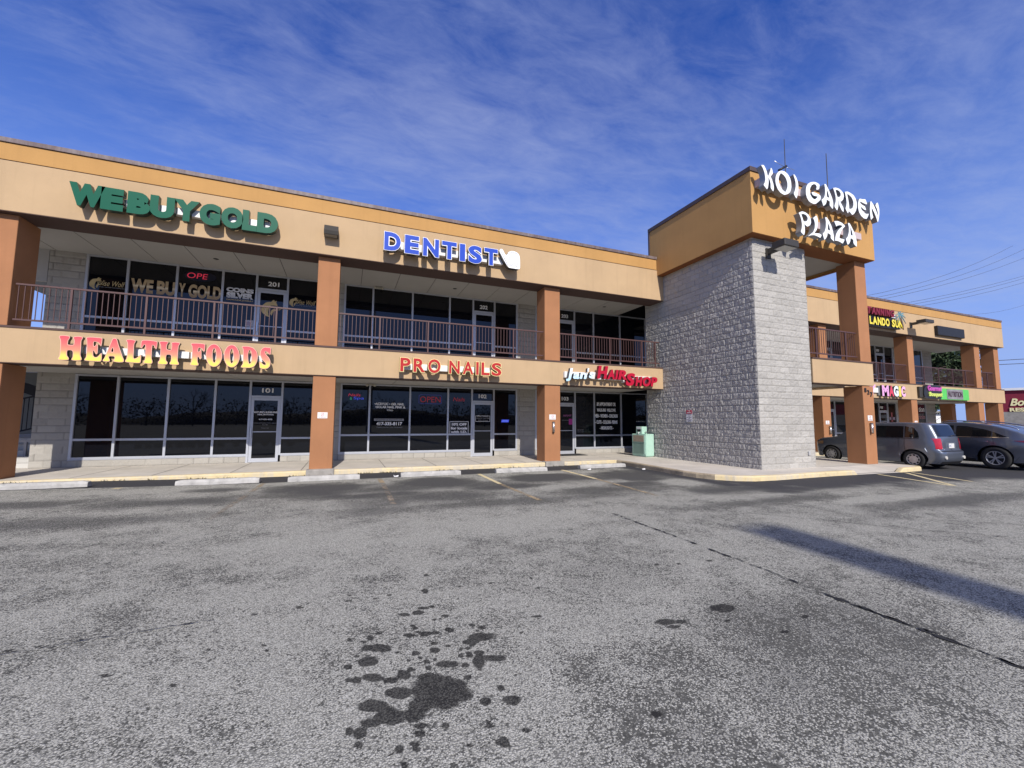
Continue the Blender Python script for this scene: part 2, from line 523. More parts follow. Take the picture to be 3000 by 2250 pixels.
HF=[('H',[[(-6.792,3.382),(-6.718,3.4),(-6.619,3.39),(-6.596,3.374),(-6.601,3.326),(-6.625,3.282),(-6.627,3.193),(-6.617,3.176),(-6.523,3.177),(-6.517,3.213),(-6.519,3.296),(-6.539,3.337),(-6.538,3.378),(-6.458,3.397),(-6.363,3.386),(-6.364,3.344),(-6.388,3.294),(-6.38,3.127),(-6.38,2.936),(-6.348,2.867),(-6.353,2.813),(-6.442,2.802),(-6.523,2.809),(-6.538,2.832),(-6.515,2.881),(-6.521,3.046),(-6.63,3.051),(-6.62,2.91),(-6.581,2.865),(-6.581,2.812),(-6.673,2.8),(-6.766,2.807),(-6.778,2.841),(-6.751,2.901),(-6.753,3.101),(-6.762,3.278),(-6.792,3.335)]]),('E',[[(-6.308,3.385),(-6.204,3.399),(-6.008,3.39),(-5.998,3.373),(-6.004,3.19),(-6.022,3.183),(-6.05,3.247),(-6.084,3.275),(-6.15,3.288),(-6.157,3.264),(-6.151,3.18),(-6.132,3.169),(-6.099,3.226),(-6.071,3.222),(-6.064,2.992),(-6.091,2.979),(-6.116,3.013),(-6.139,3.072),(-6.152,3.059),(-6.143,2.939),(-6.104,2.906),(-6.059,2.92),(-6.01,3.008),(-5.982,3.016),(-5.978,2.817),(-6.023,2.802),(-6.294,2.811),(-6.301,2.846),(-6.269,2.908),(-6.276,3.135),(-6.289,3.314)]]),('A',[[(-5.811,3.387),(-5.755,3.404),(-5.721,3.382),(-5.689,3.262),(-5.629,3.082),(-5.581,2.938),(-5.554,2.89),(-5.553,2.817),(-5.648,2.805),(-5.753,2.818),(-5.756,2.854),(-5.735,2.904),(-5.743,2.952),(-5.838,2.952),(-5.85,2.921),(-5.822,2.862),(-5.823,2.814),(-5.949,2.812),(-5.961,2.842),(-5.928,2.904),(-5.885,3.089),(-5.84,3.263)],[(-5.793,3.187),(-5.765,3.06),(-5.817,3.057)]]),('L',[[(-5.544,3.383),(-5.448,3.397),(-5.354,3.379),(-5.357,3.342),(-5.382,3.284),(-5.377,3.136),(-5.374,2.938),(-5.348,2.915),(-5.292,2.955),(-5.247,3.02),(-5.223,3.022),(-5.22,2.823),(-5.263,2.808),(-5.525,2.818),(-5.532,2.855),(-5.503,2.918),(-5.502,3.127),(-5.515,3.311),(-5.541,3.347)]]),('T',[[(-5.252,3.393),(-5.105,3.405),(-4.923,3.387),(-4.916,3.356),(-4.921,3.192),(-4.946,3.184),(-4.976,3.263),(-5.017,3.286),(-5.019,3.16),(-5.015,2.947),(-4.986,2.874),(-4.992,2.811),(-5.066,2.801),(-5.165,2.814),(-5.172,2.851),(-5.142,2.915),(-5.145,3.114),(-5.156,3.276),(-5.186,3.28),(-5.219,3.19),(-5.248,3.188)]]),('H',[[(-4.879,3.388),(-4.794,3.401),(-4.696,3.394),(-4.694,3.359),(-4.72,3.321),(-4.724,3.192),(-4.625,3.177),(-4.623,3.328),(-4.638,3.377),(-4.552,3.398),(-4.452,3.384),(-4.45,3.348),(-4.477,3.31),(-4.482,3.108),(-4.475,2.908),(-4.443,2.859),(-4.446,2.809),(-4.539,2.804),(-4.637,2.813),(-4.64,2.855),(-4.614,2.9),(-4.615,3.064),(-4.722,3.064),(-4.717,2.908),(-4.675,2.868),(-4.683,2.81),(-4.779,2.798),(-4.876,2.814),(-4.879,2.856),(-4.848,2.9),(-4.842,3.085),(-4.85,3.297),(-4.876,3.338)]]),('F',[[(-4.223,3.393),(-4.08,3.404),(-3.917,3.394),(-3.909,3.372),(-3.911,3.196),(-3.941,3.187),(-3.969,3.258),(-4.055,3.289),(-4.055,3.179),(-4.031,3.181),(-4.01,3.226),(-3.986,3.228),(-3.972,2.995),(-4.008,2.985),(-4.041,3.049),(-4.059,3.048),(-4.051,2.903),(-4.025,2.868),(-4.028,2.817),(-4.117,2.805),(-4.212,2.822),(-4.209,2.865),(-4.182,2.91),(-4.183,3.127),(-4.194,3.315),(-4.22,3.35)]]),('O',[[(-3.523,3.114),(-3.525,3.034),(-3.539,2.959),(-3.565,2.895),(-3.6,2.844),(-3.642,2.811),(-3.688,2.799),(-3.735,2.807),(-3.78,2.834),(-3.82,2.88),(-3.852,2.941),(-3.874,3.013),(-3.885,3.091),(-3.883,3.169),(-3.869,3.244),(-3.845,3.308),(-3.81,3.359),(-3.768,3.393),(-3.722,3.407),(-3.675,3.4),(-3.629,3.372),(-3.589,3.326),(-3.556,3.265),(-3.534,3.192)],[(-3.66,3.105),(-3.659,3.022),(-3.666,2.955),(-3.68,2.917),(-3.697,2.916),(-3.715,2.952),(-3.729,3.018),(-3.738,3.1),(-3.739,3.183),(-3.732,3.25),(-3.718,3.288),(-3.701,3.289),(-3.683,3.254),(-3.668,3.188)]]),('O',[[(-3.127,3.12),(-3.129,3.041),(-3.143,2.966),(-3.169,2.901),(-3.204,2.85),(-3.245,2.817),(-3.291,2.805),(-3.338,2.813),(-3.383,2.841),(-3.422,2.887),(-3.454,2.948),(-3.476,3.02),(-3.486,3.098),(-3.484,3.177),(-3.471,3.251),(-3.446,3.316),(-3.412,3.367),(-3.37,3.401),(-3.324,3.415),(-3.277,3.408),(-3.232,3.38),(-3.192,3.334),(-3.16,3.272),(-3.138,3.199)],[(-3.268,3.112),(-3.267,3.027),(-3.275,2.959),(-3.289,2.921),(-3.307,2.92),(-3.325,2.957),(-3.339,3.023),(-3.348,3.107),(-3.348,3.191),(-3.341,3.259),(-3.327,3.297),(-3.309,3.299),(-3.291,3.262),(-3.276,3.195)]]),('D',[[(-3.088,3.394),(-2.947,3.404),(-2.815,3.368),(-2.732,3.267),(-2.706,3.147),(-2.717,2.979),(-2.776,2.854),(-2.865,2.812),(-3.083,2.808),(-3.085,2.853),(-3.044,2.915),(-3.048,3.125),(-3.059,3.321),(-3.086,3.349)],[(-2.852,3.115),(-2.852,3.033),(-2.86,2.966),(-2.875,2.929),(-2.893,2.928),(-2.911,2.963),(-2.926,3.028),(-2.934,3.11),(-2.935,3.192),(-2.927,3.258),(-2.912,3.296),(-2.894,3.297),(-2.875,3.261),(-2.86,3.196)]]),('S',[[(-2.421,3.403),(-2.4,3.381),(-2.399,3.212),(-2.431,3.202),(-2.481,3.26),(-2.529,3.296),(-2.541,3.264),(-2.518,3.204),(-2.434,3.117),(-2.396,3.012),(-2.403,2.889),(-2.459,2.817),(-2.551,2.797),(-2.618,2.817),(-2.651,2.823),(-2.666,3.004),(-2.634,3.014),(-2.584,2.94),(-2.53,2.913),(-2.504,2.93),(-2.52,2.974),(-2.617,3.076),(-2.655,3.18),(-2.654,3.287),(-2.619,3.366),(-2.555,3.409),(-2.488,3.398)]])]
WOLF=[('head',[[(-3.252,5.195),(-3.235,5.287),(-3.205,5.355),(-3.132,5.441),(-3.044,5.47),(-2.966,5.479),(-2.935,5.528),(-2.88,5.567),(-2.866,5.497),(-2.8,5.543),(-2.819,5.463),(-2.782,5.401),(-2.762,5.338),(-2.814,5.359),(-2.927,5.359),(-2.982,5.34),(-3.023,5.271),(-3.04,5.152),(-3.033,5.01),(-2.974,4.945),(-3.086,4.966),(-3.144,5.025),(-3.201,5.045),(-3.237,5.106)]]),('jaw',[[(-2.98,5.08),(-2.952,5.187),(-2.898,5.232),(-2.762,5.22),(-2.629,5.273),(-2.694,5.214),(-2.806,5.189),(-2.894,5.141),(-2.926,5.008),(-2.967,5.03)]])]
STAINS=[(0.143,-10.814,0.168,-0.065,0.032,0.156),(-0.074,-10.748,0.073,-0.028,0.006,0.057),(0.016,-10.891,0.07,-0.027,0.009,0.056),(-0.228,-10.808,0.083,-0.032,0.004,0.058),(-0.147,-10.922,0.074,-0.029,0.007,0.073),(-0.022,-10.96,0.056,-0.021,0.009,0.058),(-0.254,-10.94,0.048,-0.019,0.002,0.033),(-0.356,-10.956,0.017,-0.007,0.001,0.032),(-0.301,-10.996,0.029,-0.011,0.002,0.04),(-0.309,-11.075,0.023,-0.008,0.001,0.027),(-0.131,-11.173,0.025,-0.01,0.003,0.025),(-0.06,-11.167,0.026,-0.01,0.003,0.026),(-0.059,-11.2,0.027,-0.011,0.003,0.021),(-0.011,-11.052,0.027,-0.011,0.004,0.022),(-0.025,-11.107,0.028,-0.011,0.005,0.027),(0.109,-11.094,0.021,-0.008,0.006,0.024),(0.351,-11.309,0.035,-0.013,0.012,0.034),(0.505,-11.035,0.049,-0.019,0.016,0.039),(0.36,-10.996,0.033,-0.012,0.01,0.03),(0.486,-10.913,0.019,-0.007,0.008,0.022),(0.327,-10.739,0.025,-0.01,0.007,0.024),(0.326,-11.154,0.014,-0.005,0.005,0.016),(0.326,-11.183,0.027,-0.01,0.004,0.012),(0.49,-11.279,0.024,-0.01,0.007,0.016),(-0.123,-11.276,0.021,-0.008,0.003,0.021),(0.192,-11.271,0.021,-0.008,0.004,0.012),(-0.202,-11.065,0.01,-0.004,0.001,0.012),(0.05,-11.085,0.015,-0.005,0.001,0.008),(-0.175,-10.194,0.104,-0.04,0.004,0.052),(-0.235,-10.346,0.064,-0.025,0.003,0.066),(-0.352,-10.368,0.025,-0.01,0.001,0.029),(-0.212,-10.539,0.067,-0.026,0.003,0.045),(-0.353,-10.517,0.024,-0.01,0.0,0.022),(-0.305,-10.536,0.027,-0.011,0.001,0.028),(-0.031,-10.575,0.042,-0.016,0.006,0.052),(-0.116,-10.602,0.049,-0.019,0.003,0.031),(0.015,-10.537,0.03,-0.012,0.003,0.027),(0.244,-10.56,0.079,-0.03,0.01,0.043),(0.118,-10.555,0.021,-0.008,0.004,0.027),(0.119,-10.482,0.022,-0.009,0.005,0.032),(0.092,-10.426,0.023,-0.008,0.003,0.021),(0.069,-10.362,0.03,-0.011,0.005,0.034),(0.198,-10.37,0.036,-0.013,0.006,0.034),(0.179,-10.482,0.017,-0.006,0.004,0.02),(0.353,-10.616,0.034,-0.013,0.008,0.029),(0.44,-10.605,0.038,-0.014,0.025,0.081),(0.552,-10.602,0.073,-0.028,0.011,0.033),(0.405,-10.506,0.025,-0.01,0.011,0.04),(0.472,-10.5,0.031,-0.012,0.008,0.026),(0.352,-10.494,0.019,-0.007,0.008,0.029),(0.549,-10.31,0.101,-0.038,0.019,0.06),(0.462,-10.351,0.057,-0.022,0.011,0.04),(0.459,-10.393,0.02,-0.008,0.007,0.022),(0.419,-10.424,0.02,-0.008,0.006,0.021),(0.372,-10.42,0.012,-0.005,0.005,0.019),(0.212,-10.276,0.021,-0.008,0.005,0.023),(0.301,-10.35,0.024,-0.01,0.005,0.019),(0.361,-10.132,0.031,-0.012,0.008,0.033),(0.539,-10.119,0.022,-0.009,0.005,0.019),(0.602,-10.188,0.031,-0.012,0.008,0.025),(0.55,-10.214,0.013,-0.005,0.005,0.014),(0.186,-10.124,0.043,-0.016,0.007,0.036),(0.249,-10.135,0.024,-0.009,0.005,0.026),(0.064,-10.102,0.042,-0.016,0.003,0.023),(0.127,-10.073,0.019,-0.008,0.002,0.014),(0.12,-10.014,0.018,-0.007,0.003,0.021),(0.106,-9.964,0.02,-0.007,0.003,0.02),(0.377,-9.893,0.032,-0.012,0.006,0.027),(0.181,-9.76,0.057,-0.022,0.007,0.045),(0.073,-9.754,0.047,-0.018,0.004,0.029),(0.233,-9.69,0.044,-0.017,0.005,0.028),(0.311,-9.687,0.025,-0.009,0.005,0.026),(0.285,-9.925,0.012,-0.005,0.004,0.016),(0.329,-9.931,0.013,-0.005,0.003,0.013),(-0.145,-9.994,0.021,-0.008,0.002,0.02),(-0.204,-10.041,0.025,-0.01,0.002,0.034),(-0.252,-10.077,0.026,-0.01,0.001,0.021),(-0.346,-10.015,0.02,-0.008,0.0,0.027),(-0.298,-10.261,0.023,-0.009,0.001,0.021),(-0.043,-10.307,0.014,-0.006,0.002,0.017),(0.015,-10.427,0.018,-0.007,0.002,0.017),(-0.172,-11.189,0.009,-0.003,0.001,0.01),(0.312,-9.359,0.021,-0.008,0.005,0.027),(0.308,-9.318,0.026,-0.01,0.005,0.026),(0.39,-8.951,0.028,-0.01,0.005,0.027),(0.625,-9.339,0.022,-0.008,0.006,0.023),(0.932,-9.367,0.024,-0.01,0.009,0.027),(-0.008,-9.317,0.021,-0.008,0.002,0.022),(-0.126,-9.35,0.025,-0.01,0.002,0.019),(-0.34,-9.323,0.042,-0.016,0.0,0.027),(-0.339,-9.202,0.014,-0.006,0.0,0.017),(1.063,-10.165,0.037,-0.014,0.008,0.018),(1.351,-9.399,0.02,-0.008,0.009,0.021),(1.314,-9.64,0.019,-0.008,0.01,0.021),(0.858,-10.356,0.013,-0.005,0.006,0.016),(-0.196,-10.903,0.037,-0.014,0.002,0.03),(0.101,-10.646,0.064,-0.024,0.006,0.031),(1.981,-10.609,0.076,-0.029,0.035,0.04),(2.094,-10.652,0.044,-0.017,0.03,0.03),(1.984,-10.698,0.049,-0.018,0.019,0.021),(2.612,-10.592,0.109,-0.041,0.068,0.061),(2.82,-9.52,0.032,-0.012,0.026,0.03),(3.078,-9.576,0.03,-0.011,0.021,0.022),(3.478,-9.623,0.036,-0.013,0.028,0.026),(2.709,-11.058,0.03,-0.012,0.025,0.018),(3.106,-10.945,0.032,-0.013,0.036,0.024),(1.188,-11.423,0.03,-0.012,0.022,0.026),(2.447,-10.771,0.025,-0.01,0.021,0.019),(-1.056,-9.323,0.029,-0.011,-0.005,0.027),(-0.73,-9.308,0.03,-0.011,-0.002,0.021),(-1.437,-9.533,0.02,-0.008,-0.005,0.018),(-1.245,-9.801,0.017,-0.006,-0.004,0.016),(-0.874,-9.961,0.017,-0.007,-0.003,0.019),(-0.902,-9.881,0.018,-0.007,-0.002,0.015),(-1.325,-10.187,0.023,-0.009,-0.009,0.027),(-2.241,-9.392,0.032,-0.013,-0.011,0.023),(-2.345,-9.334,0.032,-0.013,-0.012,0.023),(-1.749,-9.922,0.033,-0.013,-0.009,0.022),(-2.499,-9.328,0.038,-0.014,-0.012,0.023)]


# ------------------------------------------------------------------ split-face block walls
def vnoise(u, v, seed, smooth=False):
    r = np.random.RandomState(seed)
    T = r.rand(256, 256)
    iu = np.floor(u).astype(int)
    iv = np.floor(v).astype(int)
    fu, fv = u - iu, v - iv
    if smooth:
        fu = fu * fu * (3 - 2 * fu)
        fv = fv * fv * (3 - 2 * fv)
    a = T[iu % 256, iv % 256]
    b = T[(iu + 1) % 256, iv % 256]
    c = T[iu % 256, (iv + 1) % 256]
    d = T[(iu + 1) % 256, (iv + 1) % 256]
    return (a * (1 - fu) + b * fu) * (1 - fv) + (c * (1 - fu) + d * fu) * fv


def block_face(origin, udir, ndir, width, height, res, amp, seed, phase=0.0, groove=.012):
    """real relief: courses 0.2032 high, blocks 0.4064 long in running bond; returns verts, quads, tone, joint"""
    CH, BL = .2032, .4064
    nu = max(2, int(round(width / res)))
    nv = max(2, int(round(height / res)))
    us = np.linspace(0, width, nu + 1)
    vs = np.linspace(0, height, nv + 1)
    U, V = np.meshgrid(us, vs)
    row = np.floor(V / CH + 1e-6).astype(int)
    off = (row % 2) * BL / 2 + phase
    colm = np.floor((U + off) / BL + 1e-6).astype(int)
    fu = (U + off) / BL - colm
    fv = V / CH - row
    du = np.minimum(fu, 1 - fu) * BL
    dv = np.minimum(fv, 1 - fv) * CH
    dj = np.minimum(du, dv)
    r = np.random.RandomState(seed)
    T = r.rand(97, 89)
    bid = lambda k: T[(row * 7 + k * 13) % 97, (colm * 5 + k * 29) % 89]
    ou, ov = bid(1) * 50, bid(2) * 50
    # facets: piecewise-linear noise, turned by a different angle in each block
    an = bid(3) * 1.2 + .5
    ca, sa = np.cos(an), np.sin(an)
    A, B = U * ca + V * sa + ou, -U * sa + V * ca + ov
    h = (vnoise(A * 9, B * 14, seed + 1) - .5) * .75 + (vnoise(A * 24, B * 30, seed + 2) - .5) * .95 + (vnoise(A * 52, B * 52, seed + 3) - .5) * .6
    h = h + (bid(4) - .5) * (fu - .5) * 1.3 + (bid(5) - .5) * (fv - .5) * .9
    edge = np.clip(dj / .016, 0, 1)
    edge = edge * edge * (3 - 2 * edge)
    d = amp * (.55 + h) * edge - groove * (dj < .010)
    # keep outer edges of the face in place
    eb = np.clip(np.minimum(np.minimum(U, width - U), np.minimum(V, height - V)) / .03, 0, 1)
    d = d * (.25 + .75 * eb)
    o = np.array(origin, float)
    P = o + U[..., None] * np.array(udir, float) + V[..., None] * np.array((0, 0, 1.0)) + d[..., None] * np.array(ndir, float)
    tone = .25 + .5 * bid(6)
    joint = np.clip(1.15 - dj / .009, 0, 1) * .6
    idx = np.arange((nu + 1) * (nv + 1)).reshape(nv + 1, nu + 1)
    q = np.stack([idx[:-1, :-1], idx[:-1, 1:], idx[1:, 1:], idx[1:, :-1]], -1).reshape(-1, 4)
    return P.reshape(-1, 3), q, tone.ravel(), joint.ravel()


def mesh_np(name, P, Q, attrs=None, smooth=False):
    me = bpy.data.meshes.new(name)
    k = Q.shape[1]
    me.vertices.add(len(P))
    me.vertices.foreach_set('co', np.ascontiguousarray(P, dtype=np.float32).ravel())
    me.loops.add(Q.size)
    me.loops.foreach_set('vertex_index', np.ascontiguousarray(Q, dtype=np.int32).ravel())
    me.polygons.add(len(Q))
    me.polygons.foreach_set('loop_start', np.arange(len(Q), dtype=np.int32) * k)
    me.polygons.foreach_set('loop_total', np.full(len(Q), k, dtype=np.int32))
    me.update(calc_edges=True)
    if smooth:
        me.polygons.foreach_set('use_smooth', np.ones(len(Q), dtype=bool))
    for an, av in (attrs or {}).items():
        a = me.attributes.new(an, 'FLOAT', 'POINT')
        a.data.foreach_set('value', np.ascontiguousarray(av, dtype=np.float32))
    me.validate()
    return me


def block_wall(name, faces, m, parent):
    org = np.array(porg(parent))
    Ps, Qs, Ts, Js, n = [], [], [], [], 0
    for f in faces:
        P, Q, T, J = block_face(*f)
        Ps.append(P - org)
        Qs.append(Q + n)
        Ts.append(T)
        Js.append(J)
        n += len(P)
    me = mesh_np(name, np.concatenate(Ps), np.concatenate(Qs), {'tone': np.concatenate(Ts), 'joint': np.concatenate(Js)})
    return obj(name, me, m, parent)


# ------------------------------------------------------------------ the plaza building
YS = 2.885                       # storefront plane; column fronts are at y = 0
ZF2 = 3.60                       # upper walkway
plaza = thing('shopping_plaza', 'long two storey tan and orange stucco plaza with a grey block entrance tower', 'building', (3.0, YS, 0))
XL, XR = -14.0, 38.86

# roof parapet and bands (butted one above the other)
box('fascia', XL, 11.36, -.19, .42, 6.30, 7.515, beige, plaza, .006)
box('fascia_joint', XL, 11.36, -.172, .40, 7.515, 7.535, brown, plaza)
box('orange_band', XL, 11.04, -.19, .42, 7.535, 7.95, orange, plaza, .006)
box('roof_coping', XL, 11.04, -.225, .46, 7.955, 8.07, coping_m, plaza, .008)
box('fascia', 13.85, XR, -.19, .42, 6.30, 7.515, beige, plaza, .006)
box('fascia_joint', 13.85, XR, -.172, .40, 7.515, 7.535, brown, plaza)
box('orange_band', 13.85, XR, -.19, .42, 7.535, 7.95, orange, plaza, .006)
box('roof_coping', 13.85, XR, -.225, .46, 7.955, 8.07, coping_m, plaza, .008)
# dark painted underside of the fascia and the roof itself
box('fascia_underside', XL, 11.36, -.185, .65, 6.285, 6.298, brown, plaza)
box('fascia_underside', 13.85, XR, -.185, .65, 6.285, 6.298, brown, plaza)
box('fascia_back', XL, 11.36, .425, .65, 6.30, 6.60, brown, plaza)
box('fascia_back', 13.85, XR, .425, .65, 6.30, 6.60, brown, plaza)
box('roof', XL, XR - .1, .66, 15.0, 7.3, 7.5, mat('grey_roof_membrane', (.30, .30, .29), .9), plaza)
# balcony band with its brown edge strip
box('balcony_band', XL, 11.36, -.04, .30, 2.73, 3.545, beige, plaza, .006)
box('balcony_edge', XL, 11.36, -.055, .30, 3.549, 3.60, brown, plaza)
box('balcony_band', 13.86, XR, -.04, .30, 2.73, 3.545, beige, plaza, .006)
box('balcony_edge', 13.86, XR, -.055, .30, 3.549, 3.60, brown, plaza)
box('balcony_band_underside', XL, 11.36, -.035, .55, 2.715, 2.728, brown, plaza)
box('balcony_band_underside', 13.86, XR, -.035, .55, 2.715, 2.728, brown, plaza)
box('walkway_floor', XL, XR, .305, YS + .3, 3.44, 3.595, concrete, plaza)


def soffit(x0, x1, y0, y1, z, x_joint, pitch=1.22, vert=True):
    b = MB(porg(plaza))
    xs = [x0]
    x = x_joint
    while x < x1 - .2:
        if x > x0 + .2:
            xs.append(x)
        x += pitch
    xs.append(x1)
    for a, c in zip(xs[:-1], xs[1:]):
        b.box(a + .011, c - .011, y0, y1, z, z + .06)
    b.box(x0, x1, y0, y1, z + .012, z + .08, mi=1)
    return b.build('soffit', [soffit_m, joint_m], plaza)


soffit(-14, 11.36, .655, YS + .14, 6.42, -13.50)
soffit(13.86, XR - .05, .655, YS + .14, 6.42, 14.4)
soffit(-14, 11.36, .555, YS + .14, 2.76, -13.50, 2.44)
soffit(13.86, XR - .05, .555, YS + .14, 2.76, 14.4, 2.44)


def column(x0, x1, y0, y1, z0, z1, label=None, base=False):
    o = box('column', x0, x1, y0, y1, z0, z1, rust, plaza, .012)
    return o


for x0, x1, w in ((-8.515, -7.905, .80), (-1.349, -.743, .66), (6.111, 6.727, .67), (21.07, 21.66, .62), (28.539, 29.101, .62), (35.65, 36.269, .62), (38.037, 38.615, .62)):
    column(x0, x1, 0, w, -.02, 2.714)
    column(x0, x1, .0, w, 3.604, 6.284)
for x0 in (-1.349, 6.111):
    box('column_pad', x0 - .06, x0 + .67, -.22, .12, -.2, .03, mat('weathered_pad_concrete', (.33, .31, .28), .95, .5, 40, .15, 4, dirt=.4), plaza, .02)
column(38.04, 38.55, 2.22, 2.84, -.05, 2.75)
column(-8.515, -7.905, 9.0, 9.6, -.05, 6.4)


# ------------------------------------------------------------------ storefronts
def pier(x0, x1, z0, z1, seed):
    block_wall('block_pier', [((x0, YS, z0), (1, 0, 0), (0, -1, 0), x1 - x0, z1 - z0, .026, .012, seed, .1)], cmu_warm, plaza)


def base_course(x0, x1, seed):
    block_wall('block_base', [((x0, YS - .02, 0), (1, 0, 0), (0, -1, 0), x1 - x0, .2032, .024, .013, seed, .2)], cmu_warm, plaza)
    box('sill', x0, x1, YS - .03, YS + .1, .204, .228, alu, plaza)


MW = .032                        # half a mullion


def window(x0, x1, zb, zm, zt, last=False, label=None):
    """one storefront light: left mullion, rails and two panes"""
    b = MB(porg(plaza))
    b.box(x0 - MW, x0 + MW, YS - .02, YS + .10, zb, zt)
    xr = x1 - MW
    if last:
        b.box(x1 - MW, x1 + MW, YS - .02, YS + .10, zb, zt)
    b.box(x0 + MW, xr, YS - .012, YS + .09, zb, zb + .055)
    b.box(x0 + MW, xr, YS - .012, YS + .09, zm - .032, zm + .032)
    b.box(x0 + MW, xr, YS - .012, YS + .09, zt - .05, zt)
    w = b.build('window_frame', alu, plaza)
    w.name = 'storefront_window'
    box('pane', x0 + MW, xr, YS + .03, YS + .045, zb + .055, zm - .032, glass, w)
    box('pane', x0 + MW, xr, YS + .03, YS + .045, zm + .032, zt - .05, glass, w)
    return w


def door(x0, x1, zb, zd, zt, number, nx, hinge='r', lastmull=True):
    b = MB(porg(plaza))
    b.box(x0 - MW, x0 + MW, YS - .02, YS + .10, zb, zt)
    b.box(x0 + MW, x1 - MW, YS - .012, YS + .09, zd, zd + .07)
    b.box(x0 + MW, x1 - MW, YS - .012, YS + .09, zt - .05, zt)
    tw = b.build('transom_window', alu, plaza)
    box('pane', x0 + MW, x1 - MW, YS + .03, YS + .045, zd + .07, zt - .05, glass, tw)
    if number:
        zc = zd + .17
        nums = text_mesh(number, nx, nx + .34, zc, zc + .16, YS + .027, .002, .03, 0, porg(tw))
        obj('unit_number', nums, mat('white_vinyl', (.82, .82, .80), .5, var=0), tw)
    b = MB(porg(plaza))
    a, c = x0 + MW + .006, x1 - MW - .006
    b.box(a, a + .085, YS + .0, YS + .05, zb + .01, zd - .006)
    b.box(c - .085, c, YS + .0, YS + .05, zb + .01, zd - .006)
    b.box(a + .085, c - .085, YS + .002, YS + .048, zb + .01, zb + .14)
    b.box(a + .085, c - .085, YS + .002, YS + .048, zd - .09, zd - .006)
    b.box(a + .085, c - .085, YS + .012, YS + .04, zb + 1.0, zb + 1.03)
    d = b.build('door', alu, plaza)
    box('pane', a + .085, c - .085, YS + .02, YS + .032, zb + .14, zb + 1.0, glass, d)
    box('pane', a + .085, c - .085, YS + .02, YS + .032, zb + 1.03, zd - .09, glass, d)
    h = MB(porg(d))
    hx = a + .04 if hinge == 'r' else c - .04
    h.box(hx - .022, hx + .022, YS - .055, YS - .033, zb + .80, zb + 1.14, .008)
    h.box(hx - .015, hx + .015, YS - .033, YS - .001, zb + .84, zb + .87)
    h.box(hx - .015, hx + .015, YS - .033, YS - .001, zb + 1.07, zb + 1.10)
    h.build('pull_handle', steel, d)
    return d


ZB1, ZM1, ZT1, ZD1 = .232, .80, 2.745, 2.16
ZB2, ZM2, ZT2, ZD2 = 3.66, 4.50, 6.415, 5.86
W = {}


def bay(tag_, xs, doorix, nlow, nup, nx, low_mid=ZM1, upper_base=3.60):
    for lvl in (1, 2):
        n = len(xs) - 1
        for i in range(n):
            x0, x1 = xs[i], xs[i + 1]
            if i == doorix:
                W[tag_, lvl, i] = door(x0, x1, 0 if lvl == 1 else upper_base, ZD1 if lvl == 1 else ZD2, ZT1 if lvl == 1 else ZT2, nlow if lvl == 1 else nup, nx, 'r')
            else:
                if lvl == 1:
                    W[tag_, lvl, i] = window(x0, x1, ZB1, low_mid, ZT1, i == n - 1)
                else:
                    W[tag_, lvl, i] = window(x0, x1, ZB2, ZM2, ZT2, i == n - 1)
    # low block course under the lower windows
    if doorix > 0:
        base_course(xs[0] - .03, xs[doorix] - MW, hash(tag_) % 50 + 3 if False else len(tag_) * 7 + doorix)
    if doorix < len(xs) - 2:
        base_course(xs[doorix + 1] + MW, xs[-1] + .03, len(tag_) * 11 + doorix + 5)


bay('one', [-7.885, -6.906, -5.652, -4.405, -3.42, -2.475, -1.50], 4, '101', '201', -3.09)
bay('two', [-.605, .372, 1.832, 3.298, 4.272, 5.198, 6.202], 4, '102', '202', 4.56, .885)
bay('three', [7.10, 8.06, 9.005, 10.0, 11.456, 12.93], 1, '103', '203', 8.36)
bay('five', [23.9, 24.95, 26.80, 28.2], 1, None, None, 25.2)
bay('six', [29.0, 30.2, 31.155, 32.08, 33.0], 2, '105', '205', 31.3)
bay('seven', [34.0, 35.2, 36.40], 0, None, None, 34.3)
for x0, x1, sd in ((-8.76, -7.92, 1), (-1.47, -.64, 2), (6.235, 7.07, 3), (28.235, 28.97, 4), (33.03, 33.97, 5), (36.43, 37.58, 6)):
    pier(x0, x1, 0, 2.76, sd)
    pier(x0, x1, 3.60, 6.43, sd + 20)
pier(21.9, 23.87, 0, 2.76, 41)
pier(21.9, 23.87, 3.60, 6.43, 42)
pier(13.9, 21.9, 3.60, 6.43, 43)
pier(13.9, 21.9, 0, 2.76, 44)
# bodies behind the storefronts (dark rooms) and the end walls
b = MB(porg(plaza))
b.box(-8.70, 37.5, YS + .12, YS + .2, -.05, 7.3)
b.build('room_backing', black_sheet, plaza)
tanwall = mat('tan_block_side', (.44, .42, .38), .95, .3, 50, .08)
box('end_wall', -8.76, -8.66, YS + .2, 14.9, -.1, 7.3, tanwall, plaza)
box('end_wall', 37.46, 37.58, YS + .2, 14.9, -.1, 7.3, tanwall, plaza)
box('rear_wall', -8.66, 37.46, 14.8, 14.9, -.1, 7.3, tanwall, plaza)

# ceiling down-lights and twin-head emergency lights
for x, y in ((-4.376, 1.86), (3.252, 1.896), (9.918, 1.865)):
    MB(porg(plaza)).tube([(x, y, 6.417), (x, y, 6.43)], .075, 16).build('downlight', black_plastic, plaza)

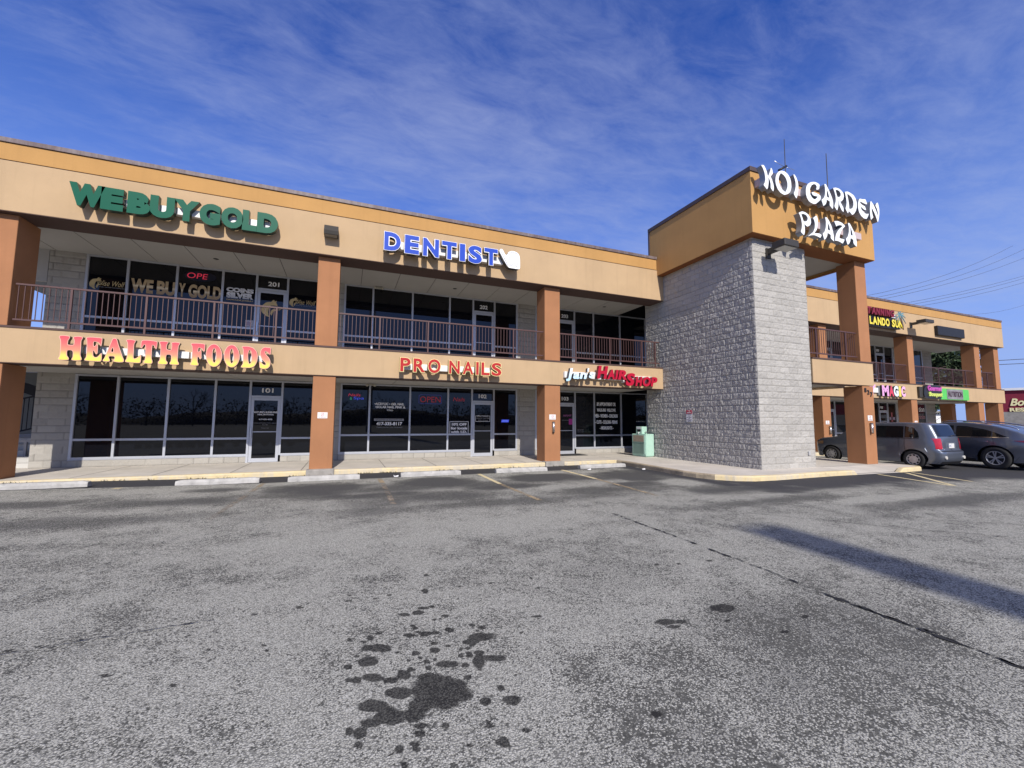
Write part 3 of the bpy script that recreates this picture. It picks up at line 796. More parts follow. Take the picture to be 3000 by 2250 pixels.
# breezeway at the left end: white header above, siding wall, stairs
brz = mat('cream_siding', (.20, .195, .17), .8, .1, 40, .05)
box('breezeway_header', -9.9, -8.78, YS + .02, YS + .12, 5.45, 6.42, soffit_m, plaza)
sd = MB(porg(plaza))
for k in range(26):
    sd.face([(-12.6, 9.6, -.1 + k * .13), (-8.78, 9.6, -.1 + k * .13), (-8.78, 9.57, .03 + k * .13), (-12.6, 9.57, .03 + k * .13)])
sd.box(-12.6, -8.78, 9.62, 9.7, -.1, 2.1)
sd.build('siding_wall', brz, plaza)
box('breezeway_floor', -14, -8.78, YS + .3, 9.5, 3.40, 3.595, concrete, plaza)
st = thing('stairway', 'concrete and dark steel stairs in the breezeway at the far left', 'stairs', (-10.1, 4.2, 0))
stairconc = mat('stair_concrete', (.50, .49, .46), .9, .3, 50, .08)
for k in range(5):
    box('step', -11.8, -8.80, 3.15 + k * .3, 3.45 + k * .3 if k < 4 else 9.4, -.05 if k == 0 else .0, .13 + k * .17, stairconc, st, .01)
dk = mat('dark_stair_steel', (.02, .018, .022), .6, var=0)
sb = MB(porg(st))
sb.prism([(-10.2, 7.4, .85), (-10.2, 7.4, 1.15), (-8.85, 7.4, 2.35), (-8.85, 7.4, 2.05)], (0, .08, 0))
sb.prism([(-11.9, 6.2, 3.1), (-11.9, 6.2, 2.75), (-8.9, 6.2, 1.55), (-8.9, 6.2, 1.9)], (0, .09, 0))
sb.build('stringer', dk, st)
rb = MB(porg(st))
rb.tube([(-10.3, 5.0, 2.0), (-8.9, 5.0, 2.45)], .028, 6)
rb.tube([(-10.3, 5.0, .95), (-8.9, 5.0, 1.40)], .025, 6)
rb.box(-10.36, -10.28, 4.96, 5.04, .8, 2.0)
for k in range(12):
    x = -10.2 + k * .11
    z = 2.0 + (x + 10.3) * .32
    rb.tube([(x, 5.0, z - 1.05), (x, 5.0, z)], .010, 5)
rb.build('stair_railing', dk, st)
bn = MB(porg(st))
bn.box(-9.75, -8.95, 3.66, 3.72, .72, .78)
bn.box(-9.30, -9.24, 3.66, 3.72, .3, .72)
bn.build('hand_rail', mat('galvanised_tube', (.34, .33, .33), .5, var=.03), st)

# ------------------------------------------------------------------ the grey block tower with its sign box
XT, XTR, YT, YB = 11.37, 13.845, -4.188, .95
ZBB, ZBT = 7.303, 9.42
block_wall('tower_wall', [
    ((XT, YB, -.06), (0, -1, 0), (-1, 0, 0), YB - YT, ZBB + .06, .018, .022, 77, .07),
    ((XT, YT, -.06), (1, 0, 0), (0, -1, 0), XTR - XT, ZBB + .06, .019, .022, 78, .0),
    ((XTR, YT, -.06), (0, 1, 0), (1, 0, 0), YB - YT, ZBB + .06, .05, .020, 79, .1),
    ((XTR, YB, -.06), (-1, 0, 0), (0, 1, 0), XTR - XT, ZBB + .06, .05, .015, 80, .1)], cmu_grey, plaza)
box('tower_core', XT + .03, XTR - .03, YT + .03, YB - .03, -.05, ZBB, joint_m, plaza)
bx_ = MB(porg(plaza))
X0, X1, Y0, Y1 = 11.055, 17.215, -4.48, .24
for a in ((X0, X1, Y0, Y0 + .66), (X0, X0 + .36, Y0 + .66, Y1), (X1 - .17, X1, Y0 + .66, Y1 - .6), (X0 + .36, X1, Y1 - .6, Y1)):
    bx_.box(a[0], a[1], a[2], a[3], ZBB, 9.275)
o = bx_.build('sign_parapet', orange, plaza)
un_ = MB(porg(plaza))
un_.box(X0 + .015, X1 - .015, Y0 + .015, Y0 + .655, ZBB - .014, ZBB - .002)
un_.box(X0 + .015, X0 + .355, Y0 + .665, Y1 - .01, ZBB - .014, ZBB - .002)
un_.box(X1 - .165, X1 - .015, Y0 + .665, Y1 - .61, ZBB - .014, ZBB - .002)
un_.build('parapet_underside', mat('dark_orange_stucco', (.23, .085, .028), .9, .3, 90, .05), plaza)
box('parapet_soffit', X0 + .362, X1 - .172, Y0 + .662, Y1 - .602, ZBB + .10, ZBB + .16, soffit_m, plaza)
cp = MB(porg(plaza))
cp.box(X0 - .035, X1 + .035, Y0 - .035, Y1 + .035, 9.279, 9.425, .008)
cp.box(X0 - .03, X0 + .3, Y1 - .05, Y1 + .03, 8.09, 9.277)
cp.build('tower_coping', mat('brown_metal_coping', (.075, .052, .05), .5, .08, 40, .1, 2.0), plaza)
# tall column, balcony bridge and band
KX0, KX1, KY0, KY1 = 16.513, 17.127, -4.205, -3.585
column(KX0, KX1, KY0, KY1, -.05, 2.735)
column(KX0, KX1, KY0, KY1, 3.604, ZBB - .016)
box('balcony_band', XTR + .03, KX1 + .01, KY0 - .03, KY0 + .32, 2.755, 3.545, beige, plaza, .006)
box('balcony_edge', XTR + .03, KX1 + .02, KY0 - .045, KY0 + .32, 3.549, 3.60, brown, plaza)
box('balcony_band_underside', XTR + .03, KX0 - .1, KY0 - .02, KY0 + .345, 2.738, 2.752, brown, plaza)
box('bridge_soffit', XTR + .03, KX0 - .12, KY0 + .35, -.06, 2.78, 2.84, soffit_m, plaza)
box('bridge_side_beam', KX0 - .11, KX1 + .01, KY1 + .3, -.06, 2.74, 3.545, beige, plaza)
box('bridge_floor', XTR + .03, KX1, KY0 + .33, .30, 3.44, 3.595, concrete, plaza)


# ------------------------------------------------------------------ railings
def railing(label, p0, p1, posts, group='maroon balcony railings'):
    """posts: distances along p0-p1; balusters every 0.112 m between them"""
    p0, p1 = Vector(p0), Vector(p1)
    d = p1 - p0
    Ltot = d.length
    d = d.normalized()
    t = thing('balcony_railing', label, 'railing', p0, group)
    ztop, zbot = 4.655, 3.775

    def P(s, z):
        return (p0.x + d.x * s, p0.y + d.y * s, z)
    q = Vector((-d.y, d.x, 0))

    def bar(name, s0, s1, z0, z1, w):
        a, c = Vector(P(s0, 0)), Vector(P(s1, 0))
        pts = [a - q * w, c - q * w, c + q * w, a + q * w]
        b = MB(p0)
        b.prism([(v.x, v.y, z0) for v in pts], (0, 0, z1 - z0))
        return b.build(name, rail_m, t)
    bar('top_rail', 0, Ltot, ztop - .04, ztop, .025)
    bar('bottom_rail', 0, Ltot, zbot - .02, zbot + .02, .019)
    for s in posts:
        b = bar('post', s - .022, s + .022, 3.602, ztop - .0405, .022)
    n = int(Ltot / .112)
    proto = None
    for i in range(n):
        s = .05 + i * .112
        if any(abs(s - k) < .05 for k in posts):
            continue
        if proto is None:
            b = MB((0, 0, 0))
            b.box(-.0075, .0075, -.0075, .0075, 0, ztop - .0405 - zbot - .0205)
            proto = b.build('baluster', rail_m, t)
            o = proto
        else:
            o = proto.copy()
            COL.objects.link(o)
        o.parent = t
        v = Vector(P(s, zbot + .0203))
        o.location = v - p0
    return t


railing('maroon balcony railing above the red and yellow HEALTH FOODS sign', (-7.87, .1, 3.6), (-1.36, .1, 3.6), [1.02, 2.51, 3.99, 5.49])
railing('maroon balcony railing above the PRO NAILS sign', (-.73, .1, 3.6), (6.10, .1, 3.6), [1.19, 2.69, 4.18, 5.67])
railing('maroon balcony railing between the orange column and the grey tower, above the hair shop sign', (6.74, .1, 3.6), (11.32, .1, 3.6), [.70, 2.20, 3.71, 4.37])
railing('short maroon railing on the bridge between grey tower and tall column', (13.90, -4.1, 3.6), (16.50, -4.1, 3.6), [.42, 1.99])
railing('maroon balcony railing behind the tall column, under the yellow ORLANDO SUN sign', (21.68, .1, 3.6), (28.53, .1, 3.6), [1.2, 2.7, 4.2, 5.69])
railing('maroon balcony railing above the green NUTRITION sign', (29.12, .1, 3.6), (35.64, .1, 3.6), [1.07, 2.57, 4.06, 5.53])
railing('narrow maroon railing at the far right end of the upper walkway', (36.29, .1, 3.6), (38.03, .1, 3.6), [.92])
railing('maroon railing panel beside the white hallway opening at the far left', (-10.4, 9.3, 3.6), (-8.9, 9.3, 3.6), [.1, 1.4])


# ------------------------------------------------------------------ ground
G0 = -.13


def ground_z(x):
    x = np.asarray(x, float)
    return G0 + .095 * np.clip((-x - 2.5) / 5.5, 0, 1)


def gz(x):
    return float(ground_z(x))


def make_ground():
    xs = [np.linspace(-400, -40, 10), np.linspace(-36, -13, 12), np.arange(-12, -2.7, .10), np.arange(-2.65, -1.45, .03), np.arange(-1.44, .62, .0125), np.arange(.64, 3.7, .03), np.arange(3.75, 19, .10), np.linspace(19.5, 40, 30), np.linspace(45, 400, 12)]
    ys = [np.linspace(-400, -40, 10), np.linspace(-34, -13.5, 12), np.arange(-13, -11.5, .03), np.arange(-11.49, -9.55, .0125), np.arange(-9.53, -8.4, .03), np.arange(-8.35, 0.1, .08), np.linspace(.3, 3.2, 8), np.linspace(6, 40, 8), np.linspace(60, 400, 8)]
    xs = np.unique(np.round(np.concatenate(xs), 4))
    ys = np.unique(np.round(np.concatenate(ys), 4))
    X, Y = np.meshgrid(xs, ys)
    Z = ground_z(X)
    # soft undulation of an old car park, none at the kerb
    und = (vnoise(X / 3.1 + 40, Y / 3.1 + 60, 5, True) - .5) * .02 * np.clip((-Y - 2) / 3, 0, 1) * (np.abs(X) < 40)
    Z = Z + und
    # oil stains
    wob0 = (vnoise(X * 14 + 100, Y * 14 + 200, 9, True) - .5) * .55 + (vnoise(X * 40 + 100, Y * 40 + 200, 8, True) - .5) * .45
    st = np.zeros_like(X)
    for cx, cy, ax, ay, bx, by in STAINS:
        det = ax * by - ay * bx
        if abs(det) < 1e-9:
            continue
        R = 3 * max(math.hypot(ax, ay), math.hypot(bx, by))
        sel = (np.abs(X - cx) < R) & (np.abs(Y - cy) < R)
        dx, dy = X[sel] - cx, Y[sel] - cy
        a = (dx * by - dy * bx) / det
        c = (-dx * ay + dy * ax) / det
        sz = math.sqrt(abs(det))
        r = np.sqrt(a * a + c * c) + wob0[sel] * min(1.0, .028 / max(sz, .01) + .18)
        st[sel] = np.maximum(st[sel], np.clip((1.15 - r) / .34, 0, 1))
    # dark newer asphalt: strip behind the wheel stops and round the tower kerb
    n1 = vnoise(X * 1.1 + 50, Y * 1.1 + 50, 21, True) - .5
    n2 = vnoise(X * 3.7 + 50, Y * 3.7 + 50, 22, True) - .5
    nz = n1 * .55 + n2 * .25
    edge = -1.36 + .35 * np.clip((X - 5) / 3, 0, 1) * 0
    d = np.clip((Y - (edge + nz * .12)) / .04, 0, 1) * (X < 9.3) * (Y < .5)
    # right next to the tower's side kerb
    d2 = np.clip(1 - (np.abs(X - (8.75 - .1)) - .1) / (.75 + nz), 0, 1) * ((Y < -1.2) & (Y > -5.6)) * (X < 8.95)
    # in front of the tower
    front = np.clip((Y - (-7.35 - .10 * (X - 9) + nz * 1.5)) / 1.5, 0, 1) * np.clip((X - 8.0 + nz) / 1.2, 0, 1) * (Y < -3.0)
    front = front * np.clip((24 - X) / 4, .35, 1)
    dark = np.maximum(np.maximum(d, d2 * .85), front * .95)
    # patches of dark wear in the stalls
    worn = np.zeros_like(X)
    for cx, cy, rx, ry, k in ((-.8, -2.7, 1.3, 1.0, .95), (1.9, -2.6, 1.2, 1.1, 1.05), (4.7, -2.6, 1.2, 1.0, 1.0), (7.3, -3.0, 1.3, 1.3, .95), (3.3, -3.9, 1.4, .5, .7), (.2, -4.0, 1.5, .5, .6), (6.4, -4.5, 1.3, .5, .6), (9.8, -6.4, 2.2, .4, .7), (-3.2, -2.2, .8, .3, .55), (1.0, -3.3, 4.2, .7, .5), (6.2, -3.2, 3.0, .8, .5), (2.5, -5.6, 4.5, .5, .38), (-4.5, -5.0, 2.6, .5, .35), (11.5, -8.6, 3.5, .5, .4), (7.5, -7.3, 2.4, .4, .4), (2.6, -11.5, 1.5, .9, .20), (1.4, -4.6, 2.2, 1.0, .45), (5.2, -5.0, 2.0, .9, .45), (-3.6, -3.6, 1.5, .6, .5), (-5.6, -3.2, 1.4, .5, .4), (8.3, -6.0, 1.8, .6, .6), (3.0, -11.3, 1.2, .9, .22), (2.2, -9.6, .9, .5, .16), (-2.4, -9.4, 1.0, .5, .15), (1.2, -11.6, .7, .5, .18)):
        r = np.sqrt(((X - cx) / rx) ** 2 + ((Y - cy) / ry) ** 2) + nz * 1.1
        worn = np.maximum(worn, k * np.clip((1.15 - r) / .8, 0, 1))
    # pale scuffed patches just in front of the stops and out in the aisle
    for cx, cy, rx, ry, k in ((-1.0, -1.62, 1.0, .16, .5), (2.0, -1.6, .9, .14, .5), (5.2, -1.75, .8, .25, .6), (6.9, -2.0, .7, .3, .5), (7.9, -4.6, .8, .5, .5), (4.4, -4.3, .9, .4, .4), (-4.5, -2.1, 1.6, .35, .35), (10.5, -7.9, 1.6, .3, .5), (1.2, -7.2, 2.5, .7, .25)):
        r = np.sqrt(((X - cx) / rx) ** 2 + ((Y - cy) / ry) ** 2) + nz * 1.0
        worn = worn - k * np.clip((1.15 - r) / .7, 0, 1)
    P = np.stack([X, Y, Z], -1).reshape(-1, 3)
    ny, nx = X.shape
    idx = np.arange(nx * ny).reshape(ny, nx)
    Q = np.stack([idx[:-1, :-1], idx[:-1, 1:], idx[1:, 1:], idx[1:, :-1]], -1).reshape(-1, 4)
    me = mesh_np('parking_lot', P, Q, {'stain': st.ravel(), 'dark': dark.ravel(), 'worn': worn.ravel()}, True)
    m = bpy.data.materials.new('old_asphalt')
    m.use_nodes = True
    t = NT(m.node_tree)
    out = t.n('ShaderNodeOutputMaterial')
    b = t.n('ShaderNodeBsdfPrincipled')
    t.l(b.outputs[0], out.inputs[0])
    geo = t.n('ShaderNodeNewGeometry')
    pos = geo.outputs['Position']
    A = lambda n_: t.n('ShaderNodeAttribute', attribute_name=n_).outputs['Fac']
    vor = t.n('ShaderNodeTexVoronoi')
    vor.inputs['Scale'].default_value = 105
    vor.inputs['Randomness'].default_value = 1.0
    t.l(t.mapping(pos, (1, 1, .001)), vor.inputs['Vector'])
    sepc = t.n('ShaderNodeSeparateColor')
    t.l(vor.outputs['Color'], sepc.inputs[0])
    stone = sepc.outputs[0]
    n_mid = t.noise(pos, 2.3, 8, .68)
    n_big = t.noise(t.mapping(pos, (.35, .6, 1)), 1.0, 5, .6)
    n_fine = t.noise(pos, 60, 4, .7)
    n_grit = t.noise(pos, 17, 5, .72)
    # share of exposed pale stone: varies over the lot
    c0 = lambda s_, k_: t.math('MULTIPLY', t.math('SUBTRACT', s_, .5), k_)
    wear = t.math('ADD', t.math('ADD', c0(n_big, .8), c0(n_mid, 1.75)), .79)
    wear = t.math('SUBTRACT', wear, t.math('MULTIPLY', A('worn'), .95))
    wear = t.math('ADD', wear, t.math('MULTIPLY', t.math('SUBTRACT', n_grit, .5), 1.15))
    share = t.ramp(wear, [(.36, 0.14), (.70, .66), (.95, .95)])
    # a stone shows pale when its random value is under the share
    df = t.math('SUBTRACT', share, stone)
    pale = t.ramp(t.math('ADD', t.math('MULTIPLY', df, 2.6), .5), [(.30, 0.0), (.70, 1.0)])
    edge_d = t.math('MULTIPLY', t.ramp(vor.outputs['Distance'], [(.40, 1.0), (.72, .35)]), 1.0)
    pale = t.math('MULTIPLY', pale, edge_d)
    stonecol = t.ramp(sepc.outputs[1], [(0.0, (.345, .340, .298)), (.6, (.44, .434, .382)), (1.0, (.55, .54, .482))])
    binder = t.ramp(n_fine, [(.3, (.042, .042, .038)), (.7, (.142, .140, .126))])
    col = t.mix(pale, binder, stonecol)
    tyre = t.ramp(t.math('ADD', A('worn'), t.math('ADD', c0(n_mid, 1.6), c0(n_grit, .9))), [(.16, 0.0), (.70, .88)])
    col = t.mix(tyre, col, t.ramp(n_fine, [(.3, (.035, .035, .036)), (.75, (.11, .109, .106))]))
    dk = t.ramp(t.math('ADD', A('dark'), t.math('MULTIPLY', t.math('SUBTRACT', n_mid, .5), .7)), [(.25, 0.0), (.75, 1.0)])
    dkc = t.ramp(n_fine, [(.3, (.030, .030, .033)), (.75, (.075, .075, .08))])
    col = t.mix(dk, col, dkc)
    stc = t.mix(.88, t.mix(1.0, col, (.16, .16, .16), 'MULTIPLY'), (.022, .0215, .021))
    stc = t.mix(t.math('MULTIPLY', pale, .42), stc, t.mix(1.0, col, (.30, .30, .30), 'MULTIPLY'))
    stf = t.ramp(t.math('ADD', A('stain'), t.math('MULTIPLY', t.math('SUBTRACT', n_fine, .5), .5)), [(.22, 0.0), (.72, .96)])
    col = t.mix(stf, col, stc)
    t.l(col, b.inputs['Base Color'])
    b.inputs['Roughness'].default_value = .92
    b.inputs['Specular IOR Level'].default_value = .25
    bp = t.n('ShaderNodeBump')
    bp.inputs['Strength'].default_value = .55
    bp.inputs['Distance'].default_value = .006
    h = t.math('SUBTRACT', t.math('MULTIPLY', pale, .8), t.math('MULTIPLY', vor.outputs['Distance'], .4))
    t.l(h, bp.inputs['Height'])
    t.l(bp.outputs[0], b.inputs['Normal'])
    struct(obj('parking_lot', me, m))


make_ground()


# pavement in front of the shops and round the tower
def arc(cx, cy, r, a0, a1, n=7):
    return [(cx + r * math.cos(math.radians(a0 + (a1 - a0) * i / (n - 1))), cy + r * math.sin(math.radians(a0 + (a1 - a0) * i / (n - 1)))) for i in range(n)]


KERB = [(-14, -.15), (8.75, -.15), (8.93, -.24), (8.99, -.45), (8.86, -2.4), (8.76, -3.7), (8.80, -4.15), (9.0, -4.62), (9.32, -4.98), (9.8, -5.20), (10.5, -5.27), (13.2, -5.24), (13.9, -5.27), (14.05, -5.28), (16.05, -5.36), (16.25, -5.36), (17.3, -5.32), (17.62, -5.15), (17.70, -4.8), (17.7, -.4), (17.95, -.15), (40, -.15)]


def offset_line(L, d):
    out = []
    for i, p in enumerate(L):
        a, c = L[max(0, i - 1)], L[min(len(L) - 1, i + 1)]
        tx, ty = c[0] - a[0], c[1] - a[1]
        k = math.hypot(tx, ty)
        out.append((p[0] - ty / k * d, p[1] + tx / k * d))
    return out


KIN = offset_line(KERB, .15)
pv = MB()
top = [(x, y, 0) for x, y in KIN[:13]] + [(13.75, KIN[13][1], 0), (13.75, -4.3, 0), (16.35, -4.3, 0), (16.35, KIN[15][1], 0)] + [(x, y, 0) for x, y in KIN[16:]] + [(40, 3.2, 0), (40, 15.5, 0), (-14, 15.5, 0)]
pv.face(top)
pv.build('sidewalk', concrete)
struct(bpy.data.objects['sidewalk'])


def ramp_z(x, y):
    """kerb top: 0, dropping to the asphalt at the wheelchair ramp in front of the tower"""
    if y < -4.9 and 13.9 < x < 16.2:
        return -.122
    return .003


def kerb(name, L, i0, i1, m):
    b = MB()
    prof = []
    dense = []
    for i in range(i0, i1):
        a, c = KERB[i], KERB[i + 1]
        ai, ci = KIN[i], KIN[i + 1]
        n = max(1, int(math.hypot(c[0] - a[0], c[1] - a[1]) / .25))
        for k in range(n + (1 if i == i1 - 1 else 0)):
            f = k / n
            dense.append(((a[0] + (c[0] - a[0]) * f, a[1] + (c[1] - a[1]) * f), (ai[0] + (ci[0] - ai[0]) * f, ai[1] + (ci[1] - ai[1]) * f)))
    prev = None
    for (o, q) in dense:
        zt = ramp_z(*o)
        jz = random.uniform(-.004, .004)
        lerp = lambda f: (o[0] + (q[0] - o[0]) * f, o[1] + (q[1] - o[1]) * f)
        ring = [(*lerp(-.02), -.2), (*lerp(.02 + random.uniform(-.03, .03)), zt - .035 + jz), (*lerp(.10), zt - .010 + jz * .5), (*lerp(.26), zt), (*lerp(1.0), zt if zt < -.1 else .003), (*lerp(1.02), -.2)]
        if prev:
            for k in range(5):
                b.face([prev[k], ring[k], ring[k + 1], prev[k + 1]])
        prev = ring
    o = b.build(name, m)
    return struct(o)


kerb('yellow_kerb', KERB, 0, 2, yellow)
kerb('kerb', KERB, 2, 7, mat('worn_kerb_concrete', (.36, .30, .21), .95, .5, 30, .2, 3.0, dirt=.6))
kerb('yellow_kerb', KERB, 7, 13, yellow)
kerb('kerb', KERB, 13, 14, concrete)
kerb('yellow_kerb', KERB, 14, 18, yellow)
kerb('kerb', KERB, 18, 20, concrete)
kerb('yellow_kerb', KERB, 20, 21, yellow)
# the ramp bay: the pavement dips to the asphalt there (own sheet, a little above)
rp = MB()
rp.face([(14.05, -5.10, -.119), (16.05, -5.18, -.119), (16.05, -4.3, .002), (14.05, -4.3, .002)])
rp.face([(14.05, -5.10, -.119), (14.05, -4.3, .002), (13.75, -4.3, .002), (13.75, -5.09, .002)])
rp.face([(16.05, -5.18, -.119), (16.35, -5.17, .002), (16.35, -4.3, .002), (16.05, -4.3, .002)])
rp.build('pavement_ramp', concrete)
struct(bpy.data.objects['pavement_ramp'])
# control joints
jb = MB()
for x in (-13, -11.2, -9.4, -6.55, -4.95, -3.25, -1.55, .75, 2.3, 3.85, 5.4, 7.6, 9.3):
    dx = .15 if x in (-6.55,) else 0
    jb.face([(x - .008, .02, .0045), (x + .008, .02, .0045), (x + .008 + dx, YS - .1, .0045), (x - .008 + dx, YS - .1, .0045)])
jb.face([(8.3, .88, .0047), (11.3, .90, .0047), (11.3, .915, .0047), (8.3, .895, .0047)])
jb.face([(13.9, -4.30, .0047), (17.6, -4.28, .0047), (17.6, -4.262, .0047), (13.9, -4.282, .0047)])
jb.build('pavement_joint', mat('dark_joint', (.10, .09, .08), .95, var=0))
struct(bpy.data.objects['pavement_joint'])


# ------------------------------------------------------------------ painted lines and cracks
def worn_paint(name, col, cover):
    m = bpy.data.materials.new(name)
    m.use_nodes = True
    t = NT(m.node_tree)
    out = t.n('ShaderNodeOutputMaterial')
    b = t.n('ShaderNodeBsdfPrincipled')
    tr = t.n('ShaderNodeBsdfTransparent')
    mx = t.n('ShaderNodeMixShader')
    geo = t.n('ShaderNodeNewGeometry')
    f = t.math('ADD', t.math('MULTIPLY', t.noise(geo.outputs['Position'], 4, 6, .7), .6), t.math('MULTIPLY', t.noise(geo.outputs['Position'], 45, 4, .7), .4))
    fac = t.ramp(f, [(cover - .08, 0.0), (cover + .08, 1.0)])
    b.inputs['Base Color'].default_value = (*col, 1)
    b.inputs['Roughness'].default_value = .85
    t.l(fac, mx.inputs[0])
    t.l(tr.outputs[0], mx.inputs[1])
    t.l(b.outputs[0], mx.inputs[2])
    t.l(mx.outputs[0], out.inputs[0])
    return m


old_line = worn_paint('faded_tan_line', (.40, .31, .19), .50)
older_line = worn_paint('very_faded_tan_line', (.30, .25, .19), .53)
new_line = worn_paint('worn_yellow_line', (.66, .56, .33), .40)


def line(p0, p1, w, m, name='parking_line'):
    p0, p1 = Vector(p0), Vector(p1)
    d = (p1 - p0)
    n = max(1, int(d.length / .3))
    q = Vector((-d.y, d.x)).normalized() * w / 2
    b = MB()
    for k in range(n):
        a, c = p0 + d * k / n, p0 + d * (k + 1) / n
        b.face([(a.x - q.x, a.y - q.y, gz(a.x) + .006), (a.x + q.x, a.y + q.y, gz(a.x) + .006), (c.x + q.x, c.y + q.y, gz(c.x) + .006), (c.x - q.x, c.y - q.y, gz(c.x) + .006)])
    return struct(b.build(name, m))


line((-2.25, -1.40), (-2.26, -2.4), .11, old_line)
line((-2.26, -2.4), (-2.36, -5.4), .11, older_line)
line((.47, -1.47), (.49, -2.3), .12, old_line)
line((.49, -2.4), (.46, -5.9), .11, older_line)
line((3.27, -1.40), (3.21, -3.4), .11, new_line)
line((3.21, -3.4), (3.22, -5.7), .10, old_line)
line((6.08, -1.32), (5.99, -3.4), .12, new_line)
line((5.99, -3.4), (5.80, -6.1), .10, old_line)
line((-5.0, -1.46), (-5.02, -1.62), .14, new_line)
line((14.75, -5.42), (13.86, -7.44), .10, new_line)
line((16.05, -5.50), (13.90, -7.50), .10, new_line)
line((16.35, -5.50), (15.40, -7.25), .09, new_line)


def crack(pts, w, wig, name='asphalt_crack', seed=1):
    r = random.Random(seed)
    b = MB()
    prev = None
    for (a, c) in zip(pts[:-1], pts[1:]):
        a, c = Vector(a), Vector(c)
        d = c - a
        q = Vector((-d.y, d.x)).normalized()
        n = max(2, int(d.length / .045))
        for k in range(n):
            f = k / n
            wv = max(.0015, w * (r.random() ** 1.6) * 1.3)
            p = a + d * f + q * (r.gauss(0, wig))
            cur = (p - q * wv, p + q * wv)
            if prev:
                b.face([(prev[0].x, prev[0].y, gz(prev[0].x) + .0125), (prev[1].x, prev[1].y, gz(prev[1].x) + .0125), (cur[1].x, cur[1].y, gz(cur[1].x) + .0125), (cur[0].x, cur[0].y, gz(cur[0].x) + .0125)])
            prev = cur
    return struct(b.build(name, mat('crack_dark', (.022, .022, .024), .95, var=0)))


crack([(3.87, -7.2), (3.85, -8.15), (3.82, -9.29), (3.80, -10.1), (3.70, -10.9), (3.74, -11.45), (3.70, -11.95), (3.66, -12.6)], .017, .008, seed=3)
crack([(3.74, -10.7), (3.72, -11.2), (3.70, -11.95), (3.66, -12.6)], .026, .004, seed=4)
crack([(4.0, -6.2), (4.96, -6.8), (6.3, -8.2), (7.27, -9.4), (8.3, -10.5)], .010, .012, seed=5)
crack([(-3.09, -8.36), (-2.94, -7.94), (-2.77, -7.37), (-2.53, -6.69), (-2.18, -5.92)], .006, .010, seed=6)
crack([(-4.4, -9.6), (-3.5, -8.9), (-3.09, -8.36)], .006, .010, seed=16)
crack([(-2.6, -9.40), (-2.26, -9.38), (-1.9, -9.35), (-1.56, -9.33), (-1.28, -9.33)], .008, .008, seed=7)
crack([(4.9, -8.0), (4.95, -8.5), (5.05, -9.0)], .006, .01, seed=8)
crack([(5.05, -9.3), (4.9, -9.55), (4.88, -9.75)], .006, .01, seed=9)
crack([(-5.9, -3.9), (-5.1, -4.6), (-4.7, -5.2)], .006, .015, seed=10)
crack([(9.3, -7.4), (9.9, -7.8), (10.2, -8.3)], .008, .02, seed=12)

# ------------------------------------------------------------------ wheel stops
STOPS = [(-7.45, -5.62, -1.27, .4, 'weathered concrete wheel stop cut by the left edge of the photo'),
         (-4.07, -2.33, -1.33, -.3, 'concrete wheel stop facing the door numbered 101, right of the leftmost stop'),
         (-1.74, .0, -1.38, .4, 'concrete wheel stop in front of the first orange column right of the HEALTH FOODS shop'),
         (1.03, 2.76, -1.38, .2, 'pale concrete wheel stop in front of the OPEN neon window'),
         (3.82, 5.55, -1.37, -.5, 'concrete wheel stop in front of the door numbered 102'),
         (6.79, 8.64, -1.22, .6, 'rightmost concrete wheel stop, in front of the door numbered 103')]
for x0, x1, y, rz, lab in STOPS:
    cx = (x0 + x1) / 2
    z0 = gz(cx) + .002
    b = MB((cx, y + .09, z0))
    hl = (x1 - x0) / 2
    prof = [(0, 0), (.005, .07), (.03, .125), (.15, .125), (.175, .07), (.18, 0)]
    ring = []
    N = 15
    for k in range(N):
        f = k / (N - 1)
        e = 1.0 if 0 < k < N - 1 else .0
        x = x0 + (x1 - x0) * f
        ring.append([(x + (0 if e else (.02 if k == 0 else -.02)), y + p + random.uniform(-.003, .003), z0 + h * (1 if e else .86) + (random.uniform(-.003, .003) if h else 0)) for p, h in prof])
    for k in range(N - 1):
        for i in range(len(prof) - 1):
            b.face([ring[k][i], ring[k + 1][i], ring[k + 1][i + 1], ring[k][i + 1]])
    b.face(ring[0])
    b.face(ring[-1][::-1])
    o = b.build('wheel_stop', stopconc)
    o.rotation_euler = (0, 0, math.radians(rz))
    tag(o, lab, 'wheel stop', 'concrete wheel stops in front of the shops')
for x, y, lab in ((.93, -1.28, 'white paper scrap lying between the third and fourth wheel stops'), (6.9, -1.62, 'white paper scrap lying just left of the rightmost wheel stop'), (9.0 - .35, -2.1, 'white paper scrap lying right of the rightmost wheel stop')):
    b = MB((x, y, G0 + .01))
    b.face([(x - .06, y - .03, G0 + .012), (x + .05, y - .04, G0 + .015), (x + .07, y + .03, G0 + .05), (x - .03, y + .05, G0 + .03)])
    b.face([(x - .06, y - .03, G0 + .012), (x - .03, y + .05, G0 + .03), (x - .07, y + .04, G0 + .06)])
    tag(b.build('paper_scrap', white_plastic), lab, 'litter', 'scraps of litter on the asphalt')


